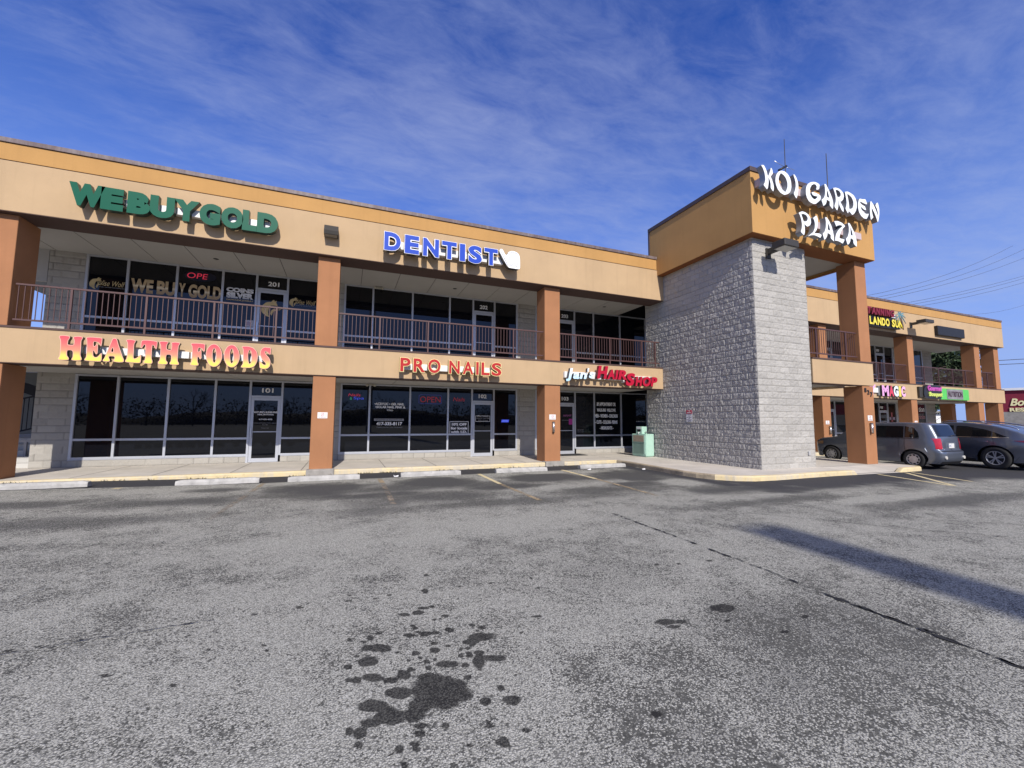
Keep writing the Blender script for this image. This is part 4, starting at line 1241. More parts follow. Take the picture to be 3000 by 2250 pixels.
# weeds and grit caught along the kerb foot and round the column pads
def weeds():
    r = random.Random(5)
    b = MB()
    for i in range(900):
        if r.random() < .75:
            x, y = r.uniform(-8, 8.7), -.17 - abs(r.gauss(0, .03))
        else:
            cx = r.choice((-1.05, 6.4, 3.2, -4.6, .9))
            x, y = cx + r.gauss(0, .35), -.20 - abs(r.gauss(0, .04))
        if math.sin(x * 3.1) + math.sin(x * 7.7 + 1) < .2:
            continue
        h, w, a = r.uniform(.015, .055), r.uniform(.006, .018), r.uniform(0, 3.14)
        z = gz(x)
        dx, dy = math.cos(a) * w, math.sin(a) * w
        b.face([(x - dx, y - dy, z), (x + dx, y + dy, z), (x + r.gauss(0, .02), y + r.gauss(0, .015), z + h)])
    o = b.build('weeds', mat('dry_weeds', (.07, .06, .035), .95, var=.4, vscale=9))
    o['kind'] = 'stuff'


weeds()


# ------------------------------------------------------------------ channel-letter signs
def grad_mat(name, stops, z0, z1):
    m = bpy.data.materials.new(name)
    m.use_nodes = True
    t = NT(m.node_tree)
    out = t.n('ShaderNodeOutputMaterial')
    b = t.n('ShaderNodeBsdfPrincipled')
    t.l(b.outputs[0], out.inputs[0])
    geo = t.n('ShaderNodeNewGeometry')
    sp = t.n('ShaderNodeSeparateXYZ')
    t.l(geo.outputs['Position'], sp.inputs[0])
    f = t.math('DIVIDE', t.math('SUBTRACT', sp.outputs['Z'], z0), z1 - z0)
    t.l(t.ramp(f, stops), b.inputs['Base Color'])
    b.inputs['Roughness'].default_value = .35
    return m


def plain(name, c, rough=.35):
    return mat(name, c, rough, var=.03, spec=.5)


letter_black = plain('black_letter_return', (.02, .02, .022))


def letter(sign, y, depth, m_side, m_face, polys=None, ch=None, bx=None, bold=0.0, shear=0.0, inset=0.0, m_inset=None, smooth=True):
    org = porg(sign)
    if polys is not None:
        P = [chaikin(chaikin(p, .2), .25) if smooth else p for p in polys]
        me = curve_mesh(P, depth)
        shift_mesh(me, (-org.x, y - org.y, -org.z))
    else:
        me = text_mesh(ch, bx[0], bx[1], bx[2], bx[3], y, depth, bold, shear, org)
    o = obj('letter', me, [m_side, m_face], sign)
    for p in me.polygons:
        if p.normal.y < -.9:
            p.material_index = 1
    if m_inset is not None:
        if polys is not None:
            fm = curve_mesh(P, .006, -inset)
            shift_mesh(fm, (-org.x, y - .005 - org.y, -org.z))
        else:
            k = inset
            fm = text_mesh(ch, bx[0] + k, bx[1] - k, bx[2] + k, bx[3] - k, y - .005, .006, bold - .03, shear, org)
        obj('letter_face', fm, m_inset, o)
    return o


raceway_m = plain('white_raceway_box', (.80, .79, .77), .5)
# WE BUY GOLD
wbg = thing('channel_letter_sign', 'dark green WE BUY GOLD letters on white raceway, on the tan fascia', 'sign', (-4.6, -.19, 6.85))
box('raceway', -6.55, -2.6, -.335, -.192, 6.77, 6.95, raceway_m, wbg, .004)
gface = mat('green_letter_face', (.003, .095, .055), .45, var=.03, spec=.15)
gside = plain('dark_green_letter_return', (.003, .028, .02), .4)
for ch, a, c, z0, z1 in [('W', -6.818, -6.141, 6.555, 7.125), ('E', -6.21, -5.771, 6.555, 7.12), ('B', -5.697, -5.235, 6.555, 7.12), ('U', -5.246, -4.735, 6.545, 7.12), ('Y', -4.752, -4.205, 6.555, 7.12), ('G', -4.201, -3.736, 6.545, 7.13), ('O', -3.714, -3.209, 6.545, 7.13), ('L', -3.232, -2.892, 6.55, 7.12), ('D', -2.888, -2.38, 6.55, 7.12)]:
    letter(wbg, -.50, .16, gside, gface, ch=ch, bx=(a, c, z0, z1), bold=.075)
# HEALTH FOODS
hf = thing('channel_letter_sign', 'western style HEALTH FOODS letters fading from red to yellow, on the balcony band', 'sign', (-4.6, -.04, 3.1))
box('raceway', -6.4, -4.30, -.165, -.042, 3.01, 3.185, raceway_m, hf, .004)
box('raceway', -4.26, -2.6, -.165, -.042, 3.01, 3.185, raceway_m, hf, .004)
hface = grad_mat('red_to_yellow_letter_face', [(.03, (.80, .66, .10)), (.20, (.82, .62, .13)), (.42, (.80, .27, .16)), (.68, (.74, .15, .13)), (.98, (.66, .075, .10))], 2.81, 3.39)
hedge = plain('pale_pink_letter_edge', (.75, .42, .33))
hside = plain('dark_green_return', (.010, .03, .024), .4)
for ch, polys in HF:
    letter(hf, -.35, .10, hside, hedge, polys=polys, inset=.013, m_inset=hface)
# DENTIST
dn = thing('channel_letter_sign', 'blue DENTIST letters with white outline beside a tooth shaped panel', 'sign', (2.6, -.19, 6.85))
box('raceway', .8, 4.35, -.36, -.192, 6.725, 6.965, raceway_m, dn, .004)
wtrim = plain('white_letter_trim', (.82, .83, .84), .4)
bface = mat('blue_letter_face', (.022, .07, .46), .45, var=.03, spec=.15)
for ch, a, c, z0, z1 in [('D', .447, .956, 6.545, 7.14), ('E', 1.054, 1.513, 6.54, 7.14), ('N', 1.611, 2.133, 6.54, 7.14), ('T', 2.205, 2.704, 6.545, 7.14), ('I', 2.783, 2.987, 6.545, 7.14), ('S', 3.074, 3.556, 6.535, 7.145), ('T', 3.616, 4.107, 6.55, 7.14)]:
    letter(dn, -.57, .18, letter_black, wtrim, ch=ch, bx=(a, c, z0, z1), bold=.075, inset=.013, m_inset=bface)
tooth = [(4.14, 7.09), (4.18, 7.17), (4.25, 7.185), (4.31, 7.10), (4.36, 7.00), (4.43, 7.0), (4.47, 7.10), (4.56, 7.16), (4.68, 7.17), (4.80, 7.14), (4.875, 7.06), (4.90, 6.93), (4.905, 6.62), (4.88, 6.575), (4.84, 6.565), (4.52, 6.565), (4.46, 6.59), (4.34, 6.76), (4.23, 6.94)]
me = curve_mesh([chaikin(tooth)], .18)
shift_mesh(me, (-2.6, -.57 + .19, -6.85))
tp = obj('tooth_panel', me, [letter_black, wtrim], dn)
for p in me.polygons:
    if p.normal.y < -.9:
        p.material_index = 1
ink = plain('grey_outline_ink', (.22, .23, .25), .6)


def outline(name, pts, w, y, m, parent, closed=False):
    org = porg(parent)
    b = MB(org)
    L = list(pts) + ([pts[0]] if closed else [])
    for a, c in zip(L[:-1], L[1:]):
        a, c = Vector(a), Vector(c)
        d = c - a
        if d.length < 1e-6:
            continue
        q = Vector((-d.y, d.x)).normalized() * w / 2
        b.prism([(a.x - q.x, y, a.y - q.y), (a.x + q.x, y, a.y + q.y), (c.x + q.x, y, c.y + q.y), (c.x - q.x, y, c.y - q.y)], (0, .002, 0))
    return b.build(name, m, parent)


tooth_in = chaikin([(4.50, 7.0), (4.54, 7.10), (4.64, 7.13), (4.70, 7.10), (4.78, 7.11), (4.83, 7.02), (4.82, 6.86), (4.80, 6.70), (4.76, 6.62), (4.72, 6.72), (4.67, 6.78), (4.62, 6.70), (4.57, 6.62), (4.54, 6.72), (4.52, 6.86)])
outline('tooth_drawing', tooth_in, .012, -.5735, ink, dn, True)
outline('toothbrush_drawing', [(4.22, 7.08), (4.29, 6.93), (4.39, 6.77), (4.47, 6.62)], .016, -.5735, ink, dn)
# PRO NAILS
pn = thing('channel_letter_sign', 'thin red PRO NAILS letters edged in yellow on the balcony band', 'sign', (2.7, -.04, 3.1))
box('raceway', 1.2, 4.1, -.155, -.042, 3.0, 3.19, raceway_m, pn, .004)
ptrim = plain('cream_yellow_letter_trim', (.80, .66, .30))
pface = mat('red_letter_face', (.42, .028, .03), .5, var=.03, spec=.15)
pside = plain('ochre_letter_return', (.28, .20, .07), .5)
for ch, a, c, z0, z1 in [('P', 1.042, 1.38, 2.9, 3.352), ('R', 1.439, 1.828, 2.9, 3.352), ('O', 1.888, 2.307, 2.892, 3.36), ('N', 2.552, 2.928, 2.9, 3.35), ('A', 2.994, 3.385, 2.9, 3.352), ('I', 3.442, 3.563, 2.9, 3.352), ('L', 3.621, 3.939, 2.9, 3.352), ('S', 3.974, 4.353, 2.895, 3.36)]:
    letter(pn, -.36, .13, pside, ptrim, ch=ch, bx=(a, c, z0, z1), bold=.055, inset=.017, m_inset=pface)
# JAN'S HAIR SHOP
js = thing('channel_letter_sign', "light blue Jan's and crimson HAIR SHOP letters near the grey tower", 'sign', (8.7, -.04, 3.1))
box('raceway', 6.83, 8.05, -.155, -.042, 2.995, 3.215, raceway_m, js, .004)
box('raceway', 8.051, 9.33, -.155, -.042, 2.985, 3.24, raceway_m, js, .004)
box('raceway', 9.331, 10.75, -.155, -.042, 2.90, 3.18, raceway_m, js, .004)
jface = grad_mat('white_to_sky_blue_letter_face', [(0.0, (.42, .66, .80)), (.45, (.60, .76, .84)), (1.0, (.78, .82, .84))], 2.85, 3.3)
cface = mat('crimson_letter_face', (.42, .010, .036), .45, var=.03, spec=.2)
cside = plain('dark_crimson_letter_return', (.16, .006, .016), .45)
nside = plain('navy_letter_return', (.02, .028, .05), .45)
for ch, a, c, z0, z1 in [('J', 6.778, 7.057, 2.845, 3.318), ('a', 7.057, 7.32, 2.935, 3.16), ('n', 7.32, 7.628, 2.95, 3.175), ("'", 7.651, 7.728, 3.215, 3.352), ('s', 7.711, 7.93, 2.99, 3.225)]:
    letter(js, -.36, .13, nside, jface, ch=ch, bx=(a, c, z0, z1), bold=.04, shear=.18)
for ch, a, c, z0, z1 in [('H', 8.057, 8.547, 2.99, 3.468), ('A', 8.494, 8.828, 2.985, 3.35), ('I', 8.842, 9.0, 2.99, 3.352), ('R', 8.973, 9.371, 2.99, 3.354), ('S', 9.316, 9.753, 2.77, 3.26), ('H', 9.753, 10.095, 2.776, 3.14), ('O', 10.101, 10.484, 2.776, 3.148), ('P', 10.474, 10.803, 2.785, 3.15)]:
    letter(js, -.36, .13, cside, cface, ch=ch, bx=(a, c, z0, z1), bold=.05, shear=.2)
# KOI GARDEN PLAZA
kg = thing('channel_letter_sign', 'white brush style KOI GARDEN PLAZA letters in two rows on the orange tower top', 'sign', (14.4, -4.48, 8.4))
krace = plain('mauve_white_raceway', (.52, .42, .42), .5)
box('raceway', 11.22, 17.0, -4.70, -4.482, 8.745, 8.985, krace, kg, .004)
box('raceway', 13.28, 16.1, -4.70, -4.482, 7.80, 8.03, krace, kg, .004)
kface = plain('white_letter_face', (.83, .86, .87), .4)
kside = mat('painted_grey_letter_return', (.23, .265, .31), .35, var=.10, vscale=3, metal=.25)
for ch, polys in KOI:
    letter(kg, -4.88, .178, kside, kface, polys=[chaikin(p, .13) for p in polys], smooth=False)
# right wing: tanning salon sign
ts = thing('channel_letter_sign', 'dark red TANNING over a black panel with yellow ORLANDO SUN and a palm', 'sign', (25.6, -.19, 6.85))
box('panel', 23.5, 27.05, -.46, -.192, 6.42, 6.93, letter_black, ts, .01)
ysun = plain('yellow_letter_face', (.80, .66, .06), .4)
for i, (ch, a, c) in enumerate([('O', 22.95, 23.33), ('R', 23.4, 23.72), ('L', 24.28, 24.52), ('A', 24.54, 24.92), ('N', 24.95, 25.28), ('D', 25.32, 25.62), ('O', 25.65, 25.98), ('S', 26.19, 26.45), ('U', 26.48, 26.80), ('N', 26.83, 27.16)]):
    if a > 24:
        letter(ts, -.52, .06, letter_black, ysun, ch=ch, bx=(a, c, 6.47, 6.885), bold=.045)
tside = plain('oxblood_letter_return', (.09, .004, .012), .5)
tface = plain('oxblood_letter_face', (.20, .008, .022), .5)
for ch, a, c in [('T', 23.95, 24.3), ('A', 24.3, 24.66), ('N', 24.68, 25.02), ('N', 25.04, 25.38), ('I', 25.40, 25.52), ('N', 25.55, 25.88), ('G', 25.90, 26.27)]:
    letter(ts, -.62, .16, tside, tface, ch=ch, bx=(a, c, 6.96, 7.34), bold=.05, shear=.15)
box('raceway', 24.2, 26.9, -.40, -.192, 7.02, 7.22, raceway_m, ts)
pm = MB(porg(ts))
for a0, Lf in ((80, .42), (40, .46), (10, .48), (-25, .50), (-60, .46), (120, .40), (155, .42), (-165, .42), (-130, .3)):
    a = math.radians(a0)
    p = Vector((26.93, 7.18))
    pts = []
    for k in range(7):
        f = k / 6
        pts.append(p + Vector((math.cos(a), math.sin(a))) * Lf * f + Vector((0, -1)) * .22 * f * f)
    up = [(v.x, -.56, v.y + .035 * math.sin(math.pi * min(1, i / 6 + .05))) for i, v in enumerate(pts)]
    dn_ = [(v.x, -.56, v.y - .035 * math.sin(math.pi * min(1, i / 6 + .05))) for i, v in enumerate(pts)]
    pm.prism(up + dn_[::-1][1:], (0, .03, 0))
pm.build('palm_leaves', plain('teal_palm_paint', (.12, .27, .30)), ts)
tr_ = MB(porg(ts))
tr_.tube([(26.93, -.53, 7.18), (27.0, -.53, 6.9), (27.12, -.53, 6.6), (27.15, -.53, 6.40)], .03, 6)
tr_.build('palm_trunk', plain('brown_palm_trunk', (.20, .12, .08)), ts)
# blank black panel
bp_ = thing('blank_sign_panel', 'blank black sign panel near the right end of the far fascia', 'sign', (32.3, -.19, 6.75))
box('panel', 30.93, 33.8, -.36, -.192, 6.47, 7.02, black_plastic, bp_, .03)
# MAGIC
mg = thing('channel_letter_sign', 'multicoloured MAGIC letters in pink, red, white and yellow behind the tall column', 'sign', (26, -.04, 3.1))
box('raceway', 24.3, 25.35, -.13, -.042, 3.0, 3.25, raceway_m, mg, .004)
box('backing_panel', 25.36, 27.2, -.12, -.042, 2.86, 3.36, mat('grey_sign_backing', (.16, .17, .18), .6), mg, .004)
for ch, a, c, col in [('Y', 24.35, 25.0, (.75, .42, .66)), ('M', 25.511, 26.102, (.72, .36, .62)), ('A', 26.12, 26.54, (.66, .06, .10)), ('G', 26.527, 26.954, (.72, .80, .82)), ('I', 26.981, 27.194, (.72, .58, .10)), ('C', 27.205, 27.583, (.78, .42, .64))]:
    letter(mg, -.22, .09, letter_black, plain('letter_face_' + {'Y': 'lilac', 'M': 'pink', 'A': 'red', 'G': 'ice', 'I': 'gold', 'C': 'rose'}[ch], col), ch=ch, bx=(a, c, 2.83, 3.395), bold=.06)
# Gourmet Bouquet
gb = thing('script_sign', 'black panel with pink Gourmet and lime Bouquet script', 'sign', (30.3, -.04, 3.1))
me = curve_mesh([chaikin([(29.35, 3.05), (29.45, 3.4), (29.75, 3.56), (30.4, 3.58), (31.0, 3.54), (31.15, 3.50), (31.15, 2.80), (30.6, 2.80), (29.8, 2.79), (29.42, 2.86)])], .16)
shift_mesh(me, (-30.3, -.21 + .04, -3.1))
obj('panel', me, letter_black, gb)
box('light_box', 29.06, 29.40, -.16, -.042, 2.86, 3.45, darkmetal, gb, .02)
obj('letter', text_mesh('Gourmet', 29.71, 31.12, 3.235, 3.53, -.25, .04, .03, .25, porg(gb)), plain('magenta_letter', (.55, .10, .42)), gb)
obj('letter', text_mesh('Bouquet', 29.77, 31.13, 2.86, 3.17, -.25, .04, .03, .25, porg(gb)), plain('lime_letter', (.62, .72, .16)), gb)
# Nutrition
nu = thing('banner_sign', 'bright green panel sign with grey middle reading NUTRITION', 'sign', (32.7, -.04, 3.1))
box('panel', 31.17, 34.24, -.14, -.042, 2.79, 3.425, plain('bright_green_panel', (.10, .52, .10), .5), nu, .004)
box('banner', 31.83, 33.56, -.152, -.1405, 2.82, 3.40, mat('grey_banner', (.22, .21, .23), .6, var=.25, vscale=1.4), nu)
lettering('NUTRITION', 31.92, 33.48, 2.95, 3.28, -.160, plain('dark_maroon_ink', (.05, .02, .025)), nu, .03)


# ------------------------------------------------------------------ lamps on the walls
def wall_lamp(name, label, x0, x1, yw, proj, z0, z1, arm=False, rot=0.0):
    cx = (x0 + x1) / 2
    t = thing(name, label, 'wall lamp', (cx, yw, (z0 + z1) / 2), 'bronze box lamps on the walls')
    o = porg(t)
    b = MB(o)
    if not arm:
        b.prism([(x0, yw - .003, z0 + .02), (x0, yw - proj, z0), (x0, yw - proj - .03, z0 + .10), (x0, yw - proj * .75, z1), (x0, yw - .003, z1)], (x1 - x0, 0, 0))
    else:
        b.box(x0, x1, yw - proj, yw - proj + .42, z0, z1, .02)
        b.box(cx - .06, cx + .06, yw - proj + .42, yw - .003, z0 + .02, z1 - .03)
        b.box(cx - .10, cx + .10, yw - .04, yw - .003, z0 - .12, z1)
    b.build('housing', darkmetal, t)
    b = MB(o)
    if not arm:
        b.face([(x0 + .03, yw - .04, z0 + .012), (x1 - .03, yw - .04, z0 + .012), (x1 - .03, yw - proj + .02, z0 - .006), (x0 + .03, yw - proj + .02, z0 - .006)])
    else:
        b.box(x0 + .04, x1 - .04, yw - proj + .04, yw - proj + .38, z0 - .012, z0 + .001)
    b.build('lens', lens, t)
    return t


wall_lamp('wall_lamp', 'bronze box lamp on the tan fascia between WE BUY GOLD and DENTIST', -1.21, -.83, -.19, .33, 6.80, 7.09)
wall_lamp('wall_lamp', 'bronze arm lamp on the grey tower under the white PLAZA letters', 11.72, 12.36, YT - .02, .80, 6.80, 7.02, True)
wall_lamp('wall_lamp', 'bronze arm lamp on the far fascia right of the palm sign', 28.20, 29.00, -.19, .85, 6.82, 7.0, True)


def twin_spot(label, x0, x1, y, z):
    t = thing('emergency_light', label, 'emergency light', ((x0 + x1) / 2, y, z), 'twin head emergency lights')
    cr = mat('cream_plastic', (.42, .40, .33), .5, var=.02)
    box('housing', x0 + .08, x1 - .08, y, y + .1, z - .06, z + .0, cr, t, .01)
    for s, x in ((-1, x0 + .05), (1, x1 - .05)):
        MB(porg(t)).tube([(x - s * .02, y - .01, z - .045), (x + s * .02, y - .06, z - .07)], .045, 12).build('lamp_head', cr, t)


twin_spot('cream twin emergency light over the second window left of door 202', .37, .72, 2.75, 6.415)
twin_spot('cream twin emergency light over the nail shop windows', .22, .56, 2.75, 2.755)


# ------------------------------------------------------------------ plaques, ashtrays, notices
def plaque(label, x0, x1, y, z0, z1, words=True):
    t = thing('no_smoking_plaque', label, 'plaque', ((x0 + x1) / 2, y, (z0 + z1) / 2), 'small white no smoking plaques on the columns')
    box('plate', x0, x1, y - .008, y - .001, z0, z1, white_plastic, t, .002)
    cx, cz, r = (x0 + x1) / 2, z0 + (z1 - z0) * .62, (z1 - z0) * .24
    ring = [(cx + r * math.cos(k * math.pi / 12), cz + r * math.sin(k * math.pi / 12)) for k in range(24)]
    red = plain('red_print', (.45, .08, .07), .6)
    outline('print', ring + [ring[0], ring[3], ring[15]], r * .22, y - .0105, red, t)
    if words:
        lettering('NO SMOKING', x0 + .03, x1 - .03, z0 + .02, z0 + .045, y - .0105, plain('dark_red_print', (.25, .06, .05), .6), t, 0, name='print')


plaque('white no smoking plaque on the orange column between the health food and nail shops', -1.186, -.922, 0, 1.475, 1.648)
plaque('white no smoking plaque above the steel ash tube on the column left of door 103', 6.288, 6.54, 0, 1.485, 1.663)
plaque('white no smoking plaque on the tall column with the number 827', 16.695, 16.955, KY0, 1.51, 1.695)
plaque('white no smoking plaque on the column seen through the tower passage', 21.23, 21.49, 0, 1.345, 1.52)
plaque('white no smoking plaque on the column just above the grey wagon roof', 28.70, 28.96, 0, 1.35, 1.55, False)
plaque('white no smoking plaque on the column above the dark suv roof', 35.80, 36.10, 0, 1.35, 1.55, False)


def ash_tube(label, x, y, z0, z1, lean=0.0):
    t = thing('ash_tube', label, 'ashtray', (x, y, (z0 + z1) / 2), 'steel ash tubes on the columns')
    MB(porg(t)).tube([(x, y - .055, z0), (x, y - .055, z1)], .042, 14).build('cylinder', steel, t)
    b = MB(porg(t))
    b.tube([(x, y - .055, z1 + .001), (x, y - .055, z1 + .02)], .045, 14)
    b.tube([(x, y - .055, z0 - .03), (x, y - .055, z0 - .001)], .036, 14)
    b.box(x - .015, x + .015, y - .02, y - .001, z0 + .05, z1 - .05)
    b.build('cap', black_plastic, t)


ash_tube('steel ash tube on the orange column left of the hair shop door', 6.43, 0, 1.05, 1.39)
ash_tube('steel ash tube on the tall column with the number 827', 16.80, KY0, 1.09, 1.41)
ash_tube('steel ash tube on the column seen through the tower passage', 21.47, 0, .90, 1.23)

hn = thing('house_number', 'black numerals 8 2 7 stepping down the tall orange column', 'number', (16.8, KY0, 2.5))
numer = plain('black_numeral', (.02, .018, .018), .5)
for ch, a, c, z0, z1 in (('8', 16.59, 16.70, 2.51, 2.67), ('2', 16.75, 16.86, 2.44, 2.60), ('7', 16.91, 17.03, 2.36, 2.53)):
    obj('numeral', text_mesh(ch, a, c, z0, z1, KY0 - .022, .02, .03, 0, porg(hn)), numer, hn)

# red and white parking notice on the tower's side (faces -x)
ps = thing('parking_notice', 'red and white parking notice on the shaded side of the grey tower', 'sign', (XT - .035, -1.39, 1.65))
nrot = Matrix.Rotation(-math.pi / 2, 4, 'Z')


def on_side(me):
    me.transform(nrot)
    return me


ps.rotation_euler = (0, 0, -math.pi / 2)
pl = MB((0, 0, 0))
pl.box(-.145, .145, .0, .004, -.215, .215, .004)
pl.build('plate', plain('white_sign_sheet', (.72, .72, .74), .5), ps)
MB((0, 0, 0)).box(-.143, .143, -.004, -.0005, .08, .213).build('red_header', plain('red_sign_sheet', (.45, .02, .06), .5), ps)
for s, z, h, w in (('NO', .165, .035, .07), ('PARKING', .105, .04, .20)):
    obj('print', text_mesh(s, -w / 2, w / 2, z, z + h, -.0065, .002, .01), white_plastic, ps)
for s, z, w in (('CUSTOMERS', .035, .22), ('ONLY', -.015, .1), ('VIOLATORS WILL', -.065, .22), ('BE', -.11, .05), ('TOWED AT OWNERS', -.155, .23), ('EXPENSE', -.195, .16)):
    obj('print', text_mesh(s, -w / 2, w / 2, z, z + .026, -.0025, .002), plain('dark_print', (.12, .10, .12), .6), ps)

# electrical outlet cover on the tower front
ot = thing('outlet_cover', 'small grey outlet cover low on the lit face of the tower', 'outlet', (13.49, YT - .02, .45))
box('cover', 13.45, 13.53, YT - .06, YT - .02, .39, .51, mat('grey_outlet', (.40, .40, .40), .5), ot, .008)

# newspaper box
nb = thing('newspaper_box', 'mint green newspaper box standing against the grey tower wall', 'newspaper box', (11.03, .92, .004), rotz=math.radians(4))
mint = mat('mint_green_paint', (.38, .58, .48), .5, .05, 40, .05, 3, streak=.2)
mintd = mat('dull_green_metal', (.16, .25, .21), .45, var=.1)
# local frame: door looks towards -x, width along y
b = MB()
b.box(-.16, .27, -.40, .41, .03, .92, .015)
b.box(-.13, .24, -.36, .37, 0, .03)
b.build('cabinet', mint, nb)
MB().box(-.185, -.161, -.36, .37, .10, .89, .004).build('door_frame', mint, nb)
MB().box(-.192, -.186, -.30, .31, .12, .545).build('window', mintd, nb)
MB().box(-.192, -.186, -.30, .31, .60, .86).build('rack_card', mat('newsprint_card', (.30, .25, .19), .8, var=.25, vscale=18), nb)
MB().box(-.20, -.186, -.33, .34, .555, .59).build('crossbar', mintd, nb)
b = MB()
b.box(-.15, .12, -.17, .17, .921, 1.22, .01)
b.build('coin_housing', mint, nb)
MB().box(-.165, -.151, -.13, .13, 1.12, 1.21).build('price_card', mat('pale_card', (.55, .58, .60), .6), nb)
MB().box(-.158, -.151, -.10, .10, 1.02, 1.10).build('coin_slot', black_plastic, nb)
MB().tube([(-.175, .0, .88), (-.175, .0, 1.0)], .022, 8).build('pull_handle', steel, nb)
MB().tube([(.02, -.18, .99), (.02, -.27, .99)], .03, 10).build('lock_knob', steel, nb)

# door mats
tag(box('door_mat', 7.7, 9.1, 2.0, 2.80, .006, .02, mat('dark_rubber_mat', (.03, .03, .032), .95, .5, 90, .2)), 'dark rubber mat in front of the door numbered 103', 'door mat')

# antennas on the tower roof
an = thing('antenna', 'thin whip antenna with a dark bracket and cross rods on the tower roof', 'antenna', (14.58, -3.2, 9.42), 'antennas above the tower')
MB(porg(an)).tube([(14.56, -3.2, 9.4), (14.58, -3.2, 10.9), (14.60, -3.2, 12.1)], .022, 6, r2=.012).build('mast', darkmetal, an)
b = MB(porg(an))
b.tube([(14.22, -3.2, 10.78), (14.64, -3.2, 11.04)], .045, 6)
b.build('bracket', black_plastic, an)
b = MB(porg(an))
b.tube([(13.98, -3.2, 11.09), (14.57, -3.2, 10.98)], .009, 5)
b.tube([(14.60, -3.2, 11.0), (15.07, -3.2, 10.99)], .009, 5)
b.build('cross_rods', steel, an)
an = thing('antenna', 'plain whip antenna right of the bracketed one on the tower roof', 'antenna', (17.0, -3.2, 9.42), 'antennas above the tower')
MB(porg(an)).tube([(16.98, -3.2, 9.4), (17.0, -3.2, 10.7), (17.02, -3.2, 12.14)], .024, 6, r2=.014).build('mast', darkmetal, an)
MB(porg(an)).box(16.9, 17.08, -3.3, -3.1, 9.43, 9.55).build('base', steel, an)

# ------------------------------------------------------------------ lettering and neon in the windows
YG = YS + .026
vin = plain('white_vinyl_print', (.88, .88, .87), .6)
vin_dim = plain('pale_vinyl_print', (.30, .30, .31), .6)
gold = grad_mat('gold_vinyl', [(0, (.34, .23, .11)), (.35, (.42, .30, .15)), (.5, (.78, .66, .44)), (.62, (.46, .33, .17)), (1, (.50, .37, .19))], 5.37, 5.82)
goldp = plain('gold_vinyl_print', (.58, .45, .22), .6)
silv = grad_mat('silver_vinyl', [(0, (.42, .43, .46)), (.5, (.78, .79, .80)), (1, (.56, .57, .59))], 5.48, 5.85)
w1, w2, w3, w4, w6 = W['one', 2, 0], W['one', 2, 1], W['one', 2, 2], W['one', 2, 3], W['one', 2, 5]


def wolf(parent, y, sc=1.0, cx=None, cz=None):
    for k, (nm, polys) in enumerate(WOLF):
        P = polys[0]
        if cx is not None:
            P = [(cx + (x + 2.98) * sc, cz + (z_ - 5.35) * sc) for x, z_ in P]
        me = curve_mesh([chaikin(P, .15)], .002)
        o = porg(parent)
        shift_mesh(me, (-o.x, y - o.y, -o.z))
        obj('emblem_' + nm, me, goldp, parent)


wolf(w1, YG, .60, -7.66, 5.61)
lettering('Wise Wolf', -7.63, -6.96, 5.49, 5.66, YG, goldp, w1, .0, .35)
lettering('GOLD AND SILVER EXCHANGE', -7.78, -6.95, 5.435, 5.462, YG, vin_dim, w1)
for s, a, c, w in (('WE', -6.83, -6.26, w2), ('BU', -6.17, -5.685, w2), ('Y', -5.60, -5.42, w3), ('GOLD', -5.34, -4.435, w3)):
    lettering(s, a, c, 5.37, 5.82, YG, gold, w, .05)
lettering('COINS', -4.30, -3.51, 5.70, 5.855, YG, silv, w4, .07)
lettering('SILVER', -4.29, -3.51, 5.49, 5.69, YG, silv, w4, .07)
lettering('DIAMONDS JEWELRY', -4.29, -3.51, 5.40, 5.455, YG, goldp, w4, .02)
wolf(w6, YG, .55, -2.27, 5.61)
lettering('Wise Wolf', -2.22, -1.57, 5.49, 5.66, YG, goldp, w6, .0, .35)
lettering('GOLD AND SILVER EXCHANGE', -2.38, -1.58, 5.435, 5.462, YG, vin_dim, w6)
for k in range(9):
    lettering('hours of the shop day', -2.22, -1.88, 5.22 - k * .03, 5.235 - k * .03, YG, vin_dim, w6) if False else None
d201 = W['one', 2, 4]
wolf(d201, YS + .014)
d101 = W['one', 1, 4]
for s, a, c, z0, z1 in (("NATURE'S SUNSHINE", -3.31, -2.60, 1.645, 1.705), ('HEALTH FOODS', -3.18, -2.71, 1.57, 1.62), ('417-335-4372', -3.14, -2.74, 1.41, 1.455), ('Nutritional Products Herbs Vitamins', -3.30, -2.60, 1.30, 1.32), ('Since 1980', -3.03, -2.87, 1.24, 1.258), ('Monday-Friday', -3.05, -2.83, 1.13, 1.15)):
    lettering(s, a, c, z0, z1, YS + .014, vin_dim if z1 < 1.4 else vin, d101, .03)
n1, n2, n3, n4, n5 = W['two', 1, 0], W['two', 1, 1], W['two', 1, 2], W['two', 1, 3], W['two', 1, 5]
lettering('•ACRYLIC • GEL NAIL', .55, 1.62, 1.985, 2.075, YG, vin, n2, .035)
lettering('•SOLAR NAIL PINK &', .58, 1.665, 1.87, 1.955, YG, vin, n2, .035)
lettering('White', .99, 1.215, 1.77, 1.835, YG, vin, n2, .01)
box('print_strip', .55, 1.62, YG - .002, YG, 1.40, 1.485, vin_dim, n2)
lettering('APPOINTMENT OR WALK-IN WELCOME', .60, 1.57, 1.415, 1.468, YG - .004, plain('black_print', (.01, .01, .01), .6), n2)
lettering('417-335-8117', .635, 1.565, 1.235, 1.36, YG, vin, n2, .04)
lettering('Thank you for your business!', .64, 1.57, 1.13, 1.185, YG, vin_dim, n2, 0, .2)
d102 = W['two', 1, 4]
lettering('PRO NAILS', 4.515, 4.97, 1.59, 1.645, YS + .014, vin, d102, .01)
lettering('MON-SAT 9AM-7PM', 4.47, 5.0, 1.505, 1.545, YS + .014, vin_dim, d102, .01)
